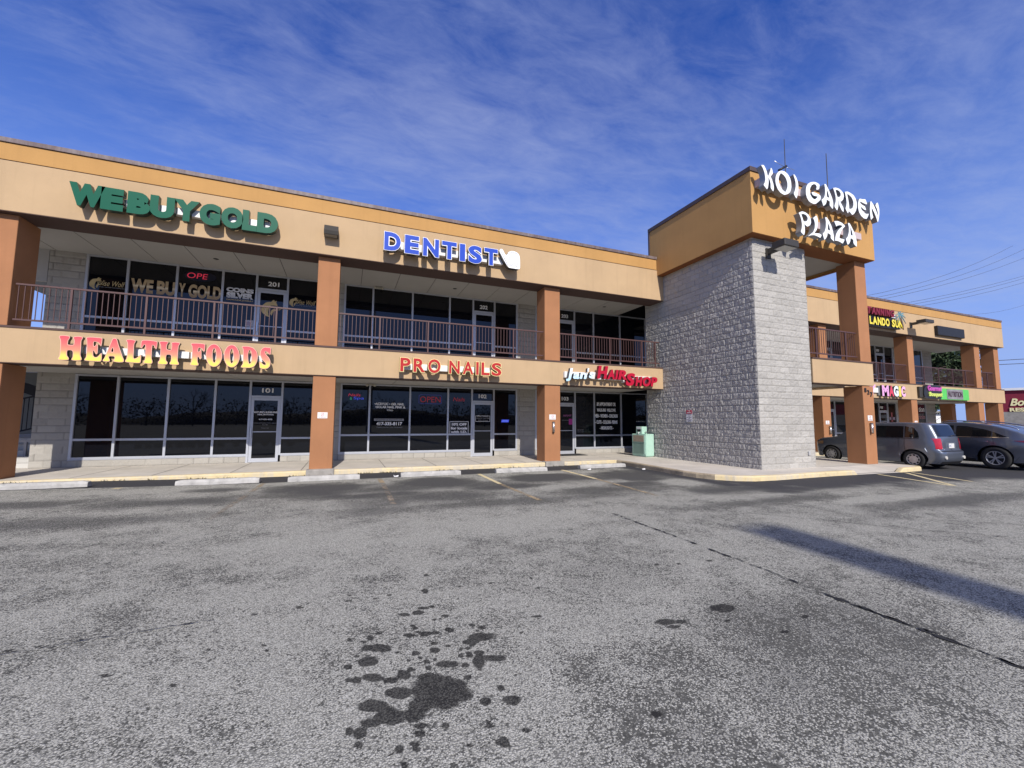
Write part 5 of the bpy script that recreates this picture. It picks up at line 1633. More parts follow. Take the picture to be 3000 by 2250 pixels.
lettering('SUN  Closed', 4.55, 4.95, 1.425, 1.465, YS + .014, vin_dim, d102, .01)
outline('vinyl_border', [(4.50, 1.617), (4.435, 1.617), (4.435, 1.395), (5.045, 1.395), (5.045, 1.617), (4.985, 1.617)], .014, YS + .014, vin, d102)
h2, h3 = W['three', 1, 2], W['three', 1, 3]
for s, a, c, z0, z1 in (('BY APPOINTMENT OR', 10.16, 11.175, 2.125, 2.29), ('WALK-INS  WELCOME', 10.16, 11.17, 1.865, 2.015), ('MEN - WOMEN - CHILDREN', 10.055, 11.28, 1.595, 1.755), ('- CUTS - COLORS- PERMS', 10.065, 11.26, 1.315, 1.475), ('- HIGHLIGHTS -', 10.305, 11.03, 1.055, 1.205)):
    lettering(s, a, c, z0, z1, YG, vin, h3, .045)
for s, z in (('Gift Cards', 1.04), ('Perms and Color', .99), ('Ask us inside', .94)):
    lettering(s, 9.14, 9.45, z, z + .03, YG, vin_dim, h2)
d103 = W['three', 1, 1]
lettering('HAIR SHOP', 8.42, 8.83, 1.63, 1.715, YS + .014, plain('pink_vinyl', (.50, .16, .38), .6), d103, .0, .3)
lettering('417-337-8640', 8.36, 8.71, 1.445, 1.48, YS + .014, vin_dim, d103)
box('pink_flyer', 8.70, 8.88, YS + .010, YS + .014, 1.28, 1.53, plain('magenta_paper', (.42, .03, .26), .7), d103)
s5 = W['seven', 1, 1]
lettering('tion', 35.62, 36.30, 2.18, 2.52, YG, vin, s5, .02)
lettering('drinks', 35.35, 36.30, 1.70, 2.0, YG, plain('pale_red_vinyl', (.42, .20, .20), .6), s5, .02, .1)
d6 = W['six', 1, 2]
for z, h in ((1.83, .20), (1.52, .06), (1.40, .05), (1.1, .2)):
    box('notice', 31.33, 31.93, YS + .010, YS + .014, z - h / 2, z + h / 2, vin_dim if h < .1 else plain('grey_notice', (.10, .10, .105), .6), d6)
w66 = W['six', 1, 3]
b = MB(porg(w66))
b.prism([(32.2, YG, 1.0), (32.95, YG, 1.0), (32.95, YG, 1.25), (32.5, YG, 1.45), (32.2, YG, 1.35)], (0, -.002, 0))
b.build('green_vinyl', plain('green_vinyl_field', (.06, .30, .07), .6), w66)
box('red_vinyl', 32.45, 32.60, YG - .006, YG - .003, 1.5, 2.1, plain('faded_red_vinyl', (.40, .10, .10), .6), w66)
box('pale_vinyl', 32.25, 32.85, YG - .006, YG - .003, 1.62, 1.80, plain('faded_pink_vinyl', (.38, .28, .32), .6), w66)


def neon_mat(name, c, s):
    return mat(name, (c[0] * .3, c[1] * .3, c[2] * .3), .4, var=0, emit=(c, s))


def neon(label, words, loc, panel=None, group='neon signs in the shop windows'):
    t = thing('neon_sign', label, 'neon sign', loc, group)
    if panel:
        b = MB(porg(t))
        cx, cz, rx, rz = panel
        b.prism([(cx + rx * math.cos(k * math.pi / 16), YG - .006, cz + rz * math.sin(k * math.pi / 16)) for k in range(32)], (0, .004, 0))
        b.build('backing', plain('dark_blue_acrylic', (.006, .007, .02), .3), t)
    for s, a, c, z0, z1, m, sh in words:
        obj('tube_letters', text_mesh(s, a, c, z0, z1, YG - .016, .006, -.004, sh, porg(t)), m, t)
    return t


nred = neon_mat('neon_red', (1.0, .06, .12), .36)
nred_dim = neon_mat('neon_red_dim', (.9, .07, .10), .11)
nblue = neon_mat('neon_blue', (.08, .12, 1.0), .55)
nblue_dim = neon_mat('neon_blue_dim', (.12, .12, .6), .14)
ngreen = neon_mat('neon_green', (.08, .7, .3), .3)
neon('red neon letters OPE on a dark oval, upstairs above the gold window lettering', [('OPE', -5.40, -4.84, 6.02, 6.20, nred, .1)], (-5.04, YG - .01, 6.1), (-5.04, 6.11, .44, .17))
neon('small red, green and blue Nails & Spa neon in the first nail shop window', [('Nails', -.37, .05, 2.29, 2.385, nred, .2), ('&', -.31, -.235, 2.16, 2.25, ngreen, 0), ('Spa', -.19, .17, 2.15, 2.27, nblue, .1)], (-.1, YG - .01, 2.27))
t = neon('large dim red OPEN neon with a blue border in the nail shop', [('OPEN', 2.21, 3.0, 2.125, 2.345, nred_dim, 0)], (2.6, YG - .01, 2.24))
P = [(2.165, 2.07), (3.04, 2.07), (3.04, 2.41), (2.165, 2.41)]
outline('tube_border', chaikin(P, .08), .014, YG - .012, nblue_dim, t, True)
neon('dim red Nails neon right of the OPEN neon', [('Nails', 3.50, 3.98, 2.19, 2.34, nred_dim, .25)], (3.74, YG - .01, 2.26))
t = neon('small bright blue neon plate in the window right of door 102', [('OPEN', 5.57, 5.83, 1.385, 1.455, neon_mat('neon_pale_blue', (.25, .35, 1.0), .6), .2)], (5.7, YG - .01, 1.42))
b = MB(porg(t))
b.prism([(5.54, YG - .008, 1.365), (5.86, YG - .008, 1.365), (5.885, YG - .008, 1.475), (5.56, YG - .008, 1.475)], (0, .003, 0))
b.build('lit_plate', nblue, t)

of = thing('window_poster', 'black 10% OFF poster with a white border in the nail shop window', 'poster', (3.76, YG, 1.14))
box('sheet', 3.375, 4.155, YG - .004, YG - .001, .872, 1.405, plain('black_poster', (.01, .01, .011), .5), of)
outline('border', [(3.39, .887), (4.14, .887), (4.14, 1.39), (3.39, 1.39)], .018, YG - .0065, white_plastic, of, True)
outline('border_corner', [(3.39, 1.39), (3.40, 1.39)], .018, YG - .0065, white_plastic, of)
for s, a, c, z0, z1 in (('10% OFF', 3.47, 4.07, 1.225, 1.33), ('for locals', 3.43, 4.10, 1.075, 1.18), ('with I.D.', 3.43, 4.09, .935, 1.03)):
    lettering(s, a, c, z0, z1, YG - .0065, white_plastic, of, .05, name='print')
pp = thing('window_poster', 'small pale notice taped beside the handle of door 201', 'poster', (-3.58, YG, 4.66))
box('sheet', -3.70, -3.47, YG - .004, YG - .001, 4.55, 4.78, plain('pale_paper', (.42, .42, .48), .7), pp)
box('print', -3.66, -3.54, YG - .007, YG - .0045, 4.60, 4.72, plain('lilac_print', (.30, .26, .36), .7), pp)


# ------------------------------------------------------------------ cars
def carpaint(name, c):
    m = bpy.data.materials.new(name)
    m.use_nodes = True
    t = NT(m.node_tree)
    out = t.n('ShaderNodeOutputMaterial')
    b = t.n('ShaderNodeBsdfPrincipled')
    t.l(b.outputs[0], out.inputs[0])
    geo = t.n('ShaderNodeNewGeometry')
    v = t.n('ShaderNodeTexVoronoi')
    v.inputs['Scale'].default_value = 900
    t.l(geo.outputs['Position'], v.inputs['Vector'])
    fl = t.ramp(v.outputs['Distance'], [(0, tuple(x * 1.25 for x in c)), (.8, tuple(x * .85 for x in c))])
    dust = t.ramp(t.noise(geo.outputs['Position'], 1.6, 5, .6), [(.4, 0.0), (.8, .16)])
    t.l(t.mix(dust, fl, (.22, .21, .20)), b.inputs['Base Color'])
    b.inputs['Metallic'].default_value = .55
    b.inputs['Roughness'].default_value = .34
    b.inputs['Coat Weight'].default_value = .8
    b.inputs['Coat Roughness'].default_value = .04
    return m


carglass = glass_mat('car_glass', (.005, .006, .008), 1.6, .0008)
tyre_m = mat('tyre_rubber', (.022, .022, .023), .85, .2, 60, .1)
alloy = mat('alloy_wheel', (.46, .46, .47), .35, var=.03, metal=.45)
chrome = mat('chrome_trim', (.75, .75, .76), .12, var=0, metal=1.0)
trim_b = plain('black_car_trim', (.018, .018, .02), .5)
red_lens = mat('red_tail_lens', (.45, .012, .02), .15, var=.1, vscale=20, spec=.6, coat=.6)
red_dark = mat('dark_red_tail_lens', (.14, .008, .014), .15, var=.1, vscale=20, spec=.6, coat=.6)
plate_m = plain('white_number_plate', (.68, .68, .66), .5)


def interp(x, T):
    return float(np.interp(x, [p[0] for p in T], [p[1] for p in T]))


class Car:
    """local frame: +x forward, rear axle at x=0, z=0 on the ground; the body is a fine grid of sections"""
    def __init__(self, label, x0, x1, half, zsill, belt, roof, hood, rear, front, wheel_r, wb, arch_r, tumble, n=8.0):
        self.__dict__.update(locals())

    def hw(self, x, z):
        """half width at x, z"""
        u = (x - self.x0) / (self.x1 - self.x0) * 2 - 1
        plan = (max(0.0, 1 - abs(u) ** self.n)) ** (1 / self.n)
        plan *= 1 - .05 * max(0, u) ** 2
        w = self.half * plan
        zb = interp(x, self.belt)
        if z > zb:
            w -= (z - zb) * self.tumble
        else:
            f = (zb - z) / max(.1, zb - self.zsill)
            w -= .035 * f * f
            w += .018 * math.sin(math.pi * min(1, f * 1.6)) if f < .62 else 0
        return w

    def zlow(self, x):
        z = self.zsill
        for c in (0.0, self.wb):
            d = abs(x - c)
            if d < self.arch_r:
                z = max(z, self.wheel_r + math.sqrt(self.arch_r ** 2 - d * d) - .02)
        return z

    def body(self, paint, parent):
        xs = set(np.linspace(self.x0, self.x1, 90))
        for c in (0, self.wb):
            for k in range(33):
                xs.add(c - self.arch_r * math.cos(math.pi * k / 32))
        e = (self.x1 - self.x0)
        for k in range(14):
            s = (k / 13.0) ** 3 * .12 * e
            xs.add(self.x0 + s)
            xs.add(self.x1 - s)
        xs = sorted(xs)
        xs = [x for i, x in enumerate(xs) if i == 0 or x - xs[i - 1] > 1e-4]
        NV, NT_ = 16, 8
        V, F = [], []
        rows = []
        for x in xs:
            zt, zl = interp(x, self.roof), self.zlow(x)
            ring = []
            for k in range(NV + 1):
                f = k / NV
                z = zl + (zt - .055 - zl) * f
                ring.append((x, self.hw(x, z), z))
            w = self.hw(x, zt - .055)
            # rounded shoulder then crowned top
            for k in range(1, 5):
                a = k / 4 * math.pi / 2
                r = min(.07, w)
                ring.append((x, w - r * (1 - math.cos(a)), zt - .055 + .04 * math.sin(a)))
            ww = max(0, w - min(.07, w))
            for k in range(1, NT_ + 1):
                f = k / NT_
                ring.append((x, ww * (1 - f), zt - .015 + .015 * (1 - (1 - f) ** 2)))
            full = ring + [(a, -b_, c) for a, b_, c in ring[-2::-1]]
            # slant the ends: shift x with height
            sx = []
            for (a, b_, c) in full:
                u = (a - self.x0) / e
                kr = max(0, 1 - u / .22) ** 1.0
                kf = max(0, (u - .86) / .14)
                sx.append((a + interp(c, self.rear) * kr + interp(c, self.front) * kf, b_, c))
            rows.append(len(V))
            V += sx
        m = len(full)
        for i in range(len(xs) - 1):
            for k in range(m - 1):
                F.append((rows[i] + k, rows[i + 1] + k, rows[i + 1] + k + 1, rows[i] + k + 1))
        me = mesh_np('body', np.array(V), np.array(F), None, True)
        o = obj('body', me, paint, parent)
        return o

    def mapx(self, x, z):
        e = self.x1 - self.x0
        u = (x - self.x0) / e
        kr = max(0, 1 - u / .22)
        kf = max(0, (u - .86) / .14)
        return x + interp(z, self.rear) * kr + interp(z, self.front) * kf

    def side_panel(self, name, xs, zb, zt, m, parent, out=.006, side=1, rows=5, nx=14):
        """panel on the flank between lower line zb and upper line zt (both tables in x)"""
        P, Q = [], []
        X = np.linspace(xs[0], xs[1], nx)
        for x in X:
            for k in range(rows + 1):
                z = interp(x, zb) + (interp(x, zt) - interp(x, zb)) * k / rows
                P.append((self.mapx(x, z), side * (self.hw(x, z) + out), z))
        for i in range(nx - 1):
            for k in range(rows):
                a = i * (rows + 1) + k
                q = (a, a + rows + 1, a + rows + 2, a + 1)
                Q.append(q if side < 0 else q[::-1])
        return obj(name, mesh_np(name, np.array(P), np.array(Q), None, True), m, parent)

    def rear_x(self, y, z):
        """x of the tail surface at y, z (rearmost x whose half width reaches |y|)"""
        lo, hi = self.x0, self.x0 + .6
        for _ in range(26):
            mid = (lo + hi) / 2
            if self.hw(mid, z) >= abs(y):
                hi = mid
            else:
                lo = mid
        return self.mapx(hi, z)

    def tail_panel(self, name, y0, y1, z0, z1, m, parent, out=.008, ny=14, nz=5, taper=0.0):
        P, Q = [], []
        for j in range(nz + 1):
            z = z0 + (z1 - z0) * j / nz
            sh = taper * (z - z0)
            for i in range(ny + 1):
                a, c = y0 + (sh if y0 < 0 else 0), y1 - (sh if y1 > 0 else 0)
                y = a + (c - a) * i / ny
                P.append((self.rear_x(y, z) - out, y, z))
        for j in range(nz):
            for i in range(ny):
                a = j * (ny + 1) + i
                Q.append((a, a + ny + 1, a + ny + 2, a + 1))
        return obj(name, mesh_np(name, np.array(P), np.array(Q), None, True), m, parent)


def make_wheel(parent, x, y, r, w, rim_m, style):
    s = 1 if y > 0 else -1
    wh = bpy.data.objects.new('wheel', None)
    COL.objects.link(wh)
    wh.parent = parent
    wh.location = (x, y, r)
    b = MB()
    prof = [(.60, -.0), (.66, .004), (.80, .012), (.93, .004), (.985, -.02), (1, -.06), (1, -w + .06), (.97, -w + .02), (.8, -w), (.6, -w)]
    N = 40
    rings = [[b.bm.verts.new((math.cos(2 * math.pi * k / N) * r * q, s * d, math.sin(2 * math.pi * k / N) * r * q)) for k in range(N)] for q, d in prof]
    for a, c in zip(rings[:-1], rings[1:]):
        for k in range(N):
            f = b.bm.faces.new((a[k], a[(k + 1) % N], c[(k + 1) % N], c[k]))
            f.smooth = True
    b.build('tyre', tyre_m, wh)
    b = MB()
    R = r * .615
    # dark barrel
    b.prism([(math.cos(2 * math.pi * k / 32) * R * .97, -s * .07, math.sin(2 * math.pi * k / 32) * R * .97) for k in range(32)], (0, -s * .04, 0))
    b.build('brake_shadow', trim_b, wh)
    b = MB()
    # rim ring
    prof = [(1.0, -.004), (.99, .006), (.93, .004), (.90, -.02), (.90, -.07)]
    rings = [[b.bm.verts.new((math.cos(2 * math.pi * k / N) * R * q, s * d, math.sin(2 * math.pi * k / N) * R * q)) for k in range(N)] for q, d in prof]
    for a, c in zip(rings[:-1], rings[1:]):
        for k in range(N):
            b.bm.faces.new((a[k], a[(k + 1) % N], c[(k + 1) % N], c[k])).smooth = True
    if style == 'cover':           # steel-wheel cover: disc with ten slots near the rim
        n = 9
        for k in range(n):
            a0, a1 = 2 * math.pi * (k + .20) / n, 2 * math.pi * (k + .80) / n
            am = (a0 + a1) / 2
            q = [(math.cos(a) * rr, s * dd, math.sin(a) * rr) for a, rr, dd in ((a0 - .02, R * .62, -.0), (a1 + .02, R * .62, -.0), (a1 - .10, R * .93, -.006), (a0 + .10, R * .93, -.006))]
            q2 = q
            # spoke between the slots
            b0, b1 = 2 * math.pi * (k - .16) / n, 2 * math.pi * (k + .16) / n
            b.prism([(math.cos(aa) * rr, s * (-.012), math.sin(aa) * rr) for aa, rr in ((b0, R * .5), (b1, R * .5), (b1, R * .92), (b0, R * .92))], (0, s * .012, 0))
        b.prism([(math.cos(2 * math.pi * k / 32) * R * .66, -s * .014, math.sin(2 * math.pi * k / 32) * R * .66) for k in range(32)], (0, s * .020, 0))
        b.prism([(math.cos(2 * math.pi * k / 20) * R * .20, s * .006, math.sin(2 * math.pi * k / 20) * R * .20) for k in range(20)], (0, s * .010, 0))
    else:                          # five split spokes
        for k in range(5):
            for dlt in (-.17, .17):
                a = 2 * math.pi * k / 5 + .3
                c0 = Vector((math.cos(a + dlt * .55), math.sin(a + dlt * .55))) * R * .12
                c1 = Vector((math.cos(a + dlt), math.sin(a + dlt))) * R * .94
                d = (c1 - c0).normalized()
                q = Vector((-d.y, d.x)) * R * .055
                b.prism([(c0.x - q.x, -s * .02, c0.y - q.y), (c0.x + q.x, -s * .02, c0.y + q.y), (c1.x + q.x * 1.3, -s * .012, c1.y + q.y * 1.3), (c1.x - q.x * 1.3, -s * .012, c1.y - q.y * 1.3)], (0, s * .016, 0))
        b.prism([(math.cos(2 * math.pi * k / 20) * R * .19, -s * .02, math.sin(2 * math.pi * k / 20) * R * .19) for k in range(20)], (0, s * .026, 0))
    b.build('rim', rim_m, wh)
    return wh


def place_car(t, hub, heading, half, z):
    """hub: world x,y of the left rear wheel centre; heading: forward unit vector"""
    h = Vector(heading).normalized()
    right = Vector((h.y, -h.x))
    c = Vector(hub) + right * half
    t.location = (c.x, c.y, z)
    t.rotation_euler = (0, 0, math.atan2(h.y, h.x))


def well(t, x, r, half):
    b = MB()
    for s in (1, -1):
        b.box(x - r, x + r, s * (half - .42) - .2, s * (half - .42) + .2, .22, r + .30)
    b.box(-.5, 2.9, -half + .25, half - .25, .20, .40)
    return b.build('wheel_well', trim_b, t)


# boxy grey wagon
t = thing('parked_car', 'grey blue boxy wagon parked behind the tall orange column', 'car', group='cars parked by the far shops')
c = Car('', -.72, 3.34, .76, .20,
        belt=[(-.8, .98), (.3, 1.0), (2.0, 1.0), (2.45, .98), (3.42, .86)],
        roof=[(-.74, 1.50), (-.66, 1.55), (-.4, 1.58), (.3, 1.595), (1.2, 1.585), (1.62, 1.53), (2.0, 1.34), (2.38, 1.06), (2.6, 1.01), (3.0, .96), (3.24, .86), (3.34, .72)],
        hood=None,
        rear=[(.2, .06), (.34, -.06), (.62, -.06), (.66, .02), (.95, .04), (1.1, .06), (1.5, .24), (1.6, .30)],
        front=[(.2, -.05), (.4, .0), (.9, -.02)], wheel_r=.312, wb=2.66, arch_r=.375, tumble=.17, n=10)
pa1 = carpaint('grey_blue_metallic', (.135, .155, .195))
c.body(pa1, t)
wt = [(-.4, 1.47), (.6, 1.51), (1.3, 1.50), (1.62, 1.44), (2.2, 1.08)]
c.side_panel('side_window', (-.22, .20), [(-.22, 1.06), (.2, 1.06)], [(-.22, 1.24), (-.12, 1.40), (.20, 1.455)], carglass, t)
c.side_panel('side_window', (.235, 1.05), [(0, 1.05), (2, 1.05)], [(.2, 1.455), (1.05, 1.465)], carglass, t)
c.side_panel('side_window', (1.10, 2.05), [(1, 1.05), (2.1, 1.04)], [(1.1, 1.465), (1.5, 1.43), (1.75, 1.31), (2.05, 1.10)], carglass, t)
for s in (-1,):
    c.side_panel('side_window', (-.22, 1.05), [(-.22, 1.06), (1.05, 1.05)], [(-.22, 1.24), (-.12, 1.42), (.2, 1.49), (1.05, 1.5)], carglass, t, side=-1)
c.side_panel('door_gap', (.205, .216), [(0, .42), (1, .42)], [(0, 1.03), (1, 1.03)], trim_b, t, .003, 1, 6, 2)
c.side_panel('door_gap', (1.06, 1.072), [(0, .30), (2, .30)], [(0, 1.03), (2, 1.03)], trim_b, t, .003, 1, 6, 2)
c.side_panel('belt_trim', (-.22, 2.05), [(-.3, 1.025), (2.1, 1.015)], [(-.3, 1.043), (2.1, 1.033)], trim_b, t, .007, 1, 1, 20)
c.side_panel('door_handle', (.30, .50), [(0, .865), (1, .865)], [(0, .90), (1, .90)], pa1, t, .03, 1, 2, 4)
c.side_panel('door_handle', (1.14, 1.34), [(0, .865), (2, .865)], [(0, .90), (2, .90)], pa1, t, .03, 1, 2, 4)
c.side_panel('headlight', (2.96, 3.2), [(2.9, .70), (3.3, .68)], [(3, .82), (3.3, .77)], mat('amber_headlight', (.35, .22, .12), .2, var=.1, spec=.6), t, .008, 1, 2, 6)
c.tail_panel('rear_window', -.59, .59, 1.12, 1.50, carglass, t, .010, 16, 6, .18)
for s in (1, -1):
    c.tail_panel('tail_light', *((.52, .71) if s > 0 else (-.71, -.52)), .70, 1.05, red_lens, t, .012, 5, 4)
pl_ = MB()
xr_ = c.rear_x(0, .78)
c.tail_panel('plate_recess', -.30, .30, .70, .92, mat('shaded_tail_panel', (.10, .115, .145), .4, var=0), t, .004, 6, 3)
MB().box(xr_ - .025, xr_ - .012, -.155, .155, .73, .885).build('number_plate', plate_m, t)
obj('plate_print', (lambda me: (me.transform(Matrix.Translation((xr_ - .027, .1, 0)) @ Matrix.Rotation(-math.pi / 2, 4, 'Z')), me)[1])(text_mesh('H4C', -.10, .10, .77, .845, 0, .001, .01)), plain('blue_plate_print', (.25, .30, .45), .6), t)
c.tail_panel('bumper_gap', -.69, .69, .625, .645, trim_b, t, .006, 16, 1)
c.tail_panel('lower_bumper', -.66, .66, .21, .28, trim_b, t, .006, 16, 1)
for y in (.53, -.53):
    xx = c.rear_x(y, .42)
    MB().tube([(xx - .03, y, .42), (xx + .02, y, .42)], .055, 14).build('reflector', mat('pale_reflector', (.55, .53, .48), .2, var=0, spec=.7), t)
MB().tube([(c.rear_x(.0, 1.12) - .03, -.05, 1.13), (c.rear_x(-.4, 1.16) - .03, -.42, 1.17)], .014, 6).build('rear_wiper', trim_b, t)
MB().tube([(-.25, -.2, 1.65), (-.45, -.2, 1.80)], .006, 5).build('roof_antenna', trim_b, t)
well(t, 0, .36, .76)
well(t, 2.66, .36, .76)
for x in (0, 2.66):
    for s in (1, -1):
        make_wheel(t, x, s * .75, .312, .20, alloy, 'cover')
place_car(t, (17.95, -4.82), (.012, 1.0), .75, G0 + .002)
wagon = t

# dark suv with a falling roof
t = thing('parked_car', 'dark grey suv with a falling roofline and split spoke wheels, parked beyond the wagon', 'car', group='cars parked by the far shops')
c = Car('', -1.02, 3.86, .95, .26,
        belt=[(-1.02, 1.06), (0, 1.08), (1.0, 1.05), (2.2, 1.02), (3.86, .86)],
        roof=[(-1.02, 1.05), (-.86, 1.18), (-.6, 1.31), (-.3, 1.42), (0, 1.50), (.4, 1.57), (.9, 1.62), (1.3, 1.62), (1.7, 1.565), (2.15, 1.38), (2.62, 1.13), (3.0, 1.07), (3.5, .98), (3.75, .88), (3.86, .72)],
        hood=None,
        rear=[(.2, .12), (.5, .0), (.8, -.02), (1.0, .03), (1.1, .08), (1.5, .22)],
        front=[(.2, -.08), (.5, .0), (.9, -.08)], wheel_r=.385, wb=2.885, arch_r=.455, tumble=.30, n=6)
pa2 = carpaint('dark_grey_metallic', (.105, .118, .15))
c.body(pa2, t)
tp_ = [(-.32, 1.12), (-.1, 1.24), (.25, 1.37), (.7, 1.465), (1.2, 1.495), (1.6, 1.445), (2.0, 1.29), (2.3, 1.11)]
bt_ = [(-.5, 1.115), (2.4, 1.08)]
c.side_panel('side_window', (-.36, .02), bt_, [(-.36, 1.12), (-.1, 1.24), (.02, 1.29)], carglass, t)
c.side_panel('side_window', (.05, .98), bt_, tp_, carglass, t)
c.side_panel('side_window', (1.06, 2.25), bt_, tp_, carglass, t)
c.side_panel('side_window', (-.3, .98), bt_, tp_, carglass, t, side=-1)
c.side_panel('belt_trim', (-.4, 2.3), [(-.5, 1.085), (2.4, 1.052)], [(-.5, 1.106), (2.4, 1.072)], chrome, t, .007, 1, 1, 20)
c.side_panel('door_gap', (.0, .012), [(-1, .85), (1, .85)], [(-1, 1.08), (1, 1.08)], trim_b, t, .003, 1, 4, 2)
c.side_panel('door_gap', (1.01, 1.022), [(0, .36), (2, .36)], [(0, 1.05), (2, 1.05)], trim_b, t, .003, 1, 5, 2)
c.side_panel('door_handle', (.12, .40), [(0, .93), (1, .93)], [(0, .965), (1, .965)], chrome, t, .03, 1, 2, 5)
c.side_panel('door_handle', (1.12, 1.40), [(0, .93), (2, .93)], [(0, .965), (2, .965)], chrome, t, .03, 1, 2, 5)
c.side_panel('sill_strip', (.55, 2.3), [(0, .335), (3, .335)], [(0, .36), (3, .36)], chrome, t, .012, 1, 1, 12)
c.side_panel('lower_cladding', (.50, 2.38), [(0, .262), (3, .262)], [(0, .33), (3, .33)], trim_b, t, .006, 1, 1, 12)
c.side_panel('tail_light', (-.90, -.50), [(-.9, .90), (-.5, .985)], [(-.9, 1.02), (-.5, 1.0)], red_dark, t, .010, 1, 2, 10)
c.tail_panel('tail_light', .48, .86, .90, 1.02, red_dark, t, .012, 6, 2)
c.tail_panel('tail_light', -.86, -.48, .90, 1.02, red_dark, t, .012, 6, 2)
c.tail_panel('rear_window', -.62, .62, 1.06, 1.24, carglass, t, .012, 16, 6, .5)
c.tail_panel('rear_cladding', -.88, .88, .28, .47, trim_b, t, .008, 16, 2)
rl = MB()
for s in (1, -1):
    pts = [(x, s * (.60 + .02 * (x > 0)), interp(x, c.roof) + .035) for x in np.linspace(-.45, 1.45, 14)]
    pts = [(pts[0][0] - .06, pts[0][1], pts[0][2] - .06)] + pts + [(pts[-1][0] + .06, pts[-1][1], pts[-1][2] - .06)]
    b = MB()
    b.tube(pts, .020, 8)
    b.build('roof_rail', chrome, t)
well(t, 0, .44, .95)
well(t, 2.885, .44, .95)
for x in (0, 2.885):
    for s in (1, -1):
        make_wheel(t, x, s * .945, .385, .24, alloy, 'spokes')
place_car(t, (20.36, -5.95), (.06, .998), .945, G0 + .002)


# ------------------------------------------------------------------ the restaurant at the far right, turned to the road
rs = thing('restaurant', 'low restaurant with a maroon sign wall, white cornice and grey shingle roof', 'building', (51.6, 4.4, -.1))
ang = math.radians(-71.4)
rs.rotation_euler = (0, 0, ang)
# local: x to the right along the front, -y towards the camera
maroon = mat('maroon_wall', (.20, .012, .035), .7, .05, 50, .05)
MB().box(0, 22, 0, 9, 0, 1.3).build('wall', mat('pale_grey_wall', (.50, .50, .48), .8), rs)
MB().box(-.1, 22, -.1, 9, 2.30, 4.30).build('sign_wall', maroon, rs)
MB().box(-.25, 22.1, -.28, 9.1, 4.304, 4.50).build('cornice', white_plastic, rs)
b = MB()
b.prism([(-.3, -1.3, 1.34), (-.3, -.11, 2.5), (-.3, -.11, 1.34)], (22, 0, 0))
b.build('shingle_roof', mat('grey_shingle_roof', (.17, .165, .16), .9, .3, 25, .15, 4), rs)
MB().box(-.4, 22, -1.36, -1.28, 1.22, 1.339).build('gutter', mat('grey_gutter', (.35, .35, .36), .6), rs)
for k in range(7):
    MB().box(.5 + k * 2.6, 2.4 + k * 2.6, -.03, -.002, .35, 1.12).build('window', glass, rs)
for k in range(3):
    MB().box(-.1 + k * 4.2, .1 + k * 4.2, -1.25, -1.05, 0, 1.21).build('post', white_plastic, rs)
cream = mat('cream_sign_letter', (.80, .74, .42), .5, var=0)
obj('sign_lettering', text_mesh('Bob Evans', .35, 3.2, 3.0, 3.62, -.16, .05, .03, .3), cream, rs)
obj('sign_lettering', text_mesh('RESTAURANT', .30, 3.5, 2.52, 2.84, -.16, .05, .04, 0), cream, rs)
# street lamp between the plaza end and the restaurant
sl = thing('street_lamp', 'dark lamp head with white globe box just past the right end of the plaza', 'street lamp', (44.2, 2.2, -.1))
MB(porg(sl)).tube([(44.2, 2.2, -.1), (44.2, 2.2, 3.2)], .05, 8).build('pole', darkmetal, sl)
b = MB(porg(sl))
b.tube([(44.2, 2.2, 3.2), (44.2, 2.2, 3.6), (44.05, 2.2, 3.85)], .09, 8)
b.build('arm', darkmetal, sl)
box('lantern', 43.55, 43.85, 2.05, 2.3, 3.55, 4.0, white_plastic, sl, .02)

# ------------------------------------------------------------------ trees
bark = mat('dark_bark', (.055, .042, .033), .95, .5, 20, .2, 3)
leaf = mat('dark_evergreen_leaf', (.035, .060, .022), .7, var=.5, vscale=1.3)


def crown(center, rad, n, seed, size, clumps=26):
    r = np.random.RandomState(seed)
    cl = []
    while len(cl) < clumps:
        p = r.uniform(-1, 1, 3)
        if np.dot(p, p) < 1 and np.dot(p, p) > .12:
            cl.append((p * rad, r.uniform(.22, .42) * min(rad)))
    P, Q = [], []
    for i in range(n):
        c_, s_ = cl[r.randint(len(cl))]
        d = r.normal(0, 1, 3)
        d /= np.linalg.norm(d)
        p = np.array(center) + c_ + d * s_ * r.uniform(.3, 1.05)
        a = r.normal(0, 1, 3)
        a /= np.linalg.norm(a)
        b_ = np.cross(a, r.normal(0, 1, 3))
        b_ /= np.linalg.norm(b_)
        k = size * r.uniform(.6, 1.4)
        n0 = len(P)
        P += [p - a * k, p + b_ * k * .55, p + a * k, p - b_ * k * .55]
        Q.append((n0, n0 + 1, n0 + 2, n0 + 3))
    return np.array(P), np.array(Q)


def tree(name, label, base, h, rad, n, seed, size, group=None):
    t = thing(name, label, 'tree', base, group)
    o = Vector(base)
    b = MB(o)
    top = o + Vector((.2, .1, h * .8))
    b.tube([o + Vector((0, 0, -.2)), o + Vector((.05, .02, h * .35)), top], h * .022, 8, r2=h * .006)
    rr = random.Random(seed)
    for k in range(9):
        f = .3 + .06 * k
        p = o + (top - o) * f
        a = rr.uniform(0, 6.28)
        L = rad[0] * rr.uniform(.5, .9)
        b.tube([p, p + Vector((math.cos(a) * L * .5, math.sin(a) * L * .5, L * .25)), p + Vector((math.cos(a) * L, math.sin(a) * L, L * .4))], h * .009, 6, r2=h * .003)
    b.build('trunk', bark, t)
    P, Q = crown((0, 0, h * .62), rad, n, seed, size)
    obj('crown', mesh_np('crown', P, Q), leaf, t)
    return t


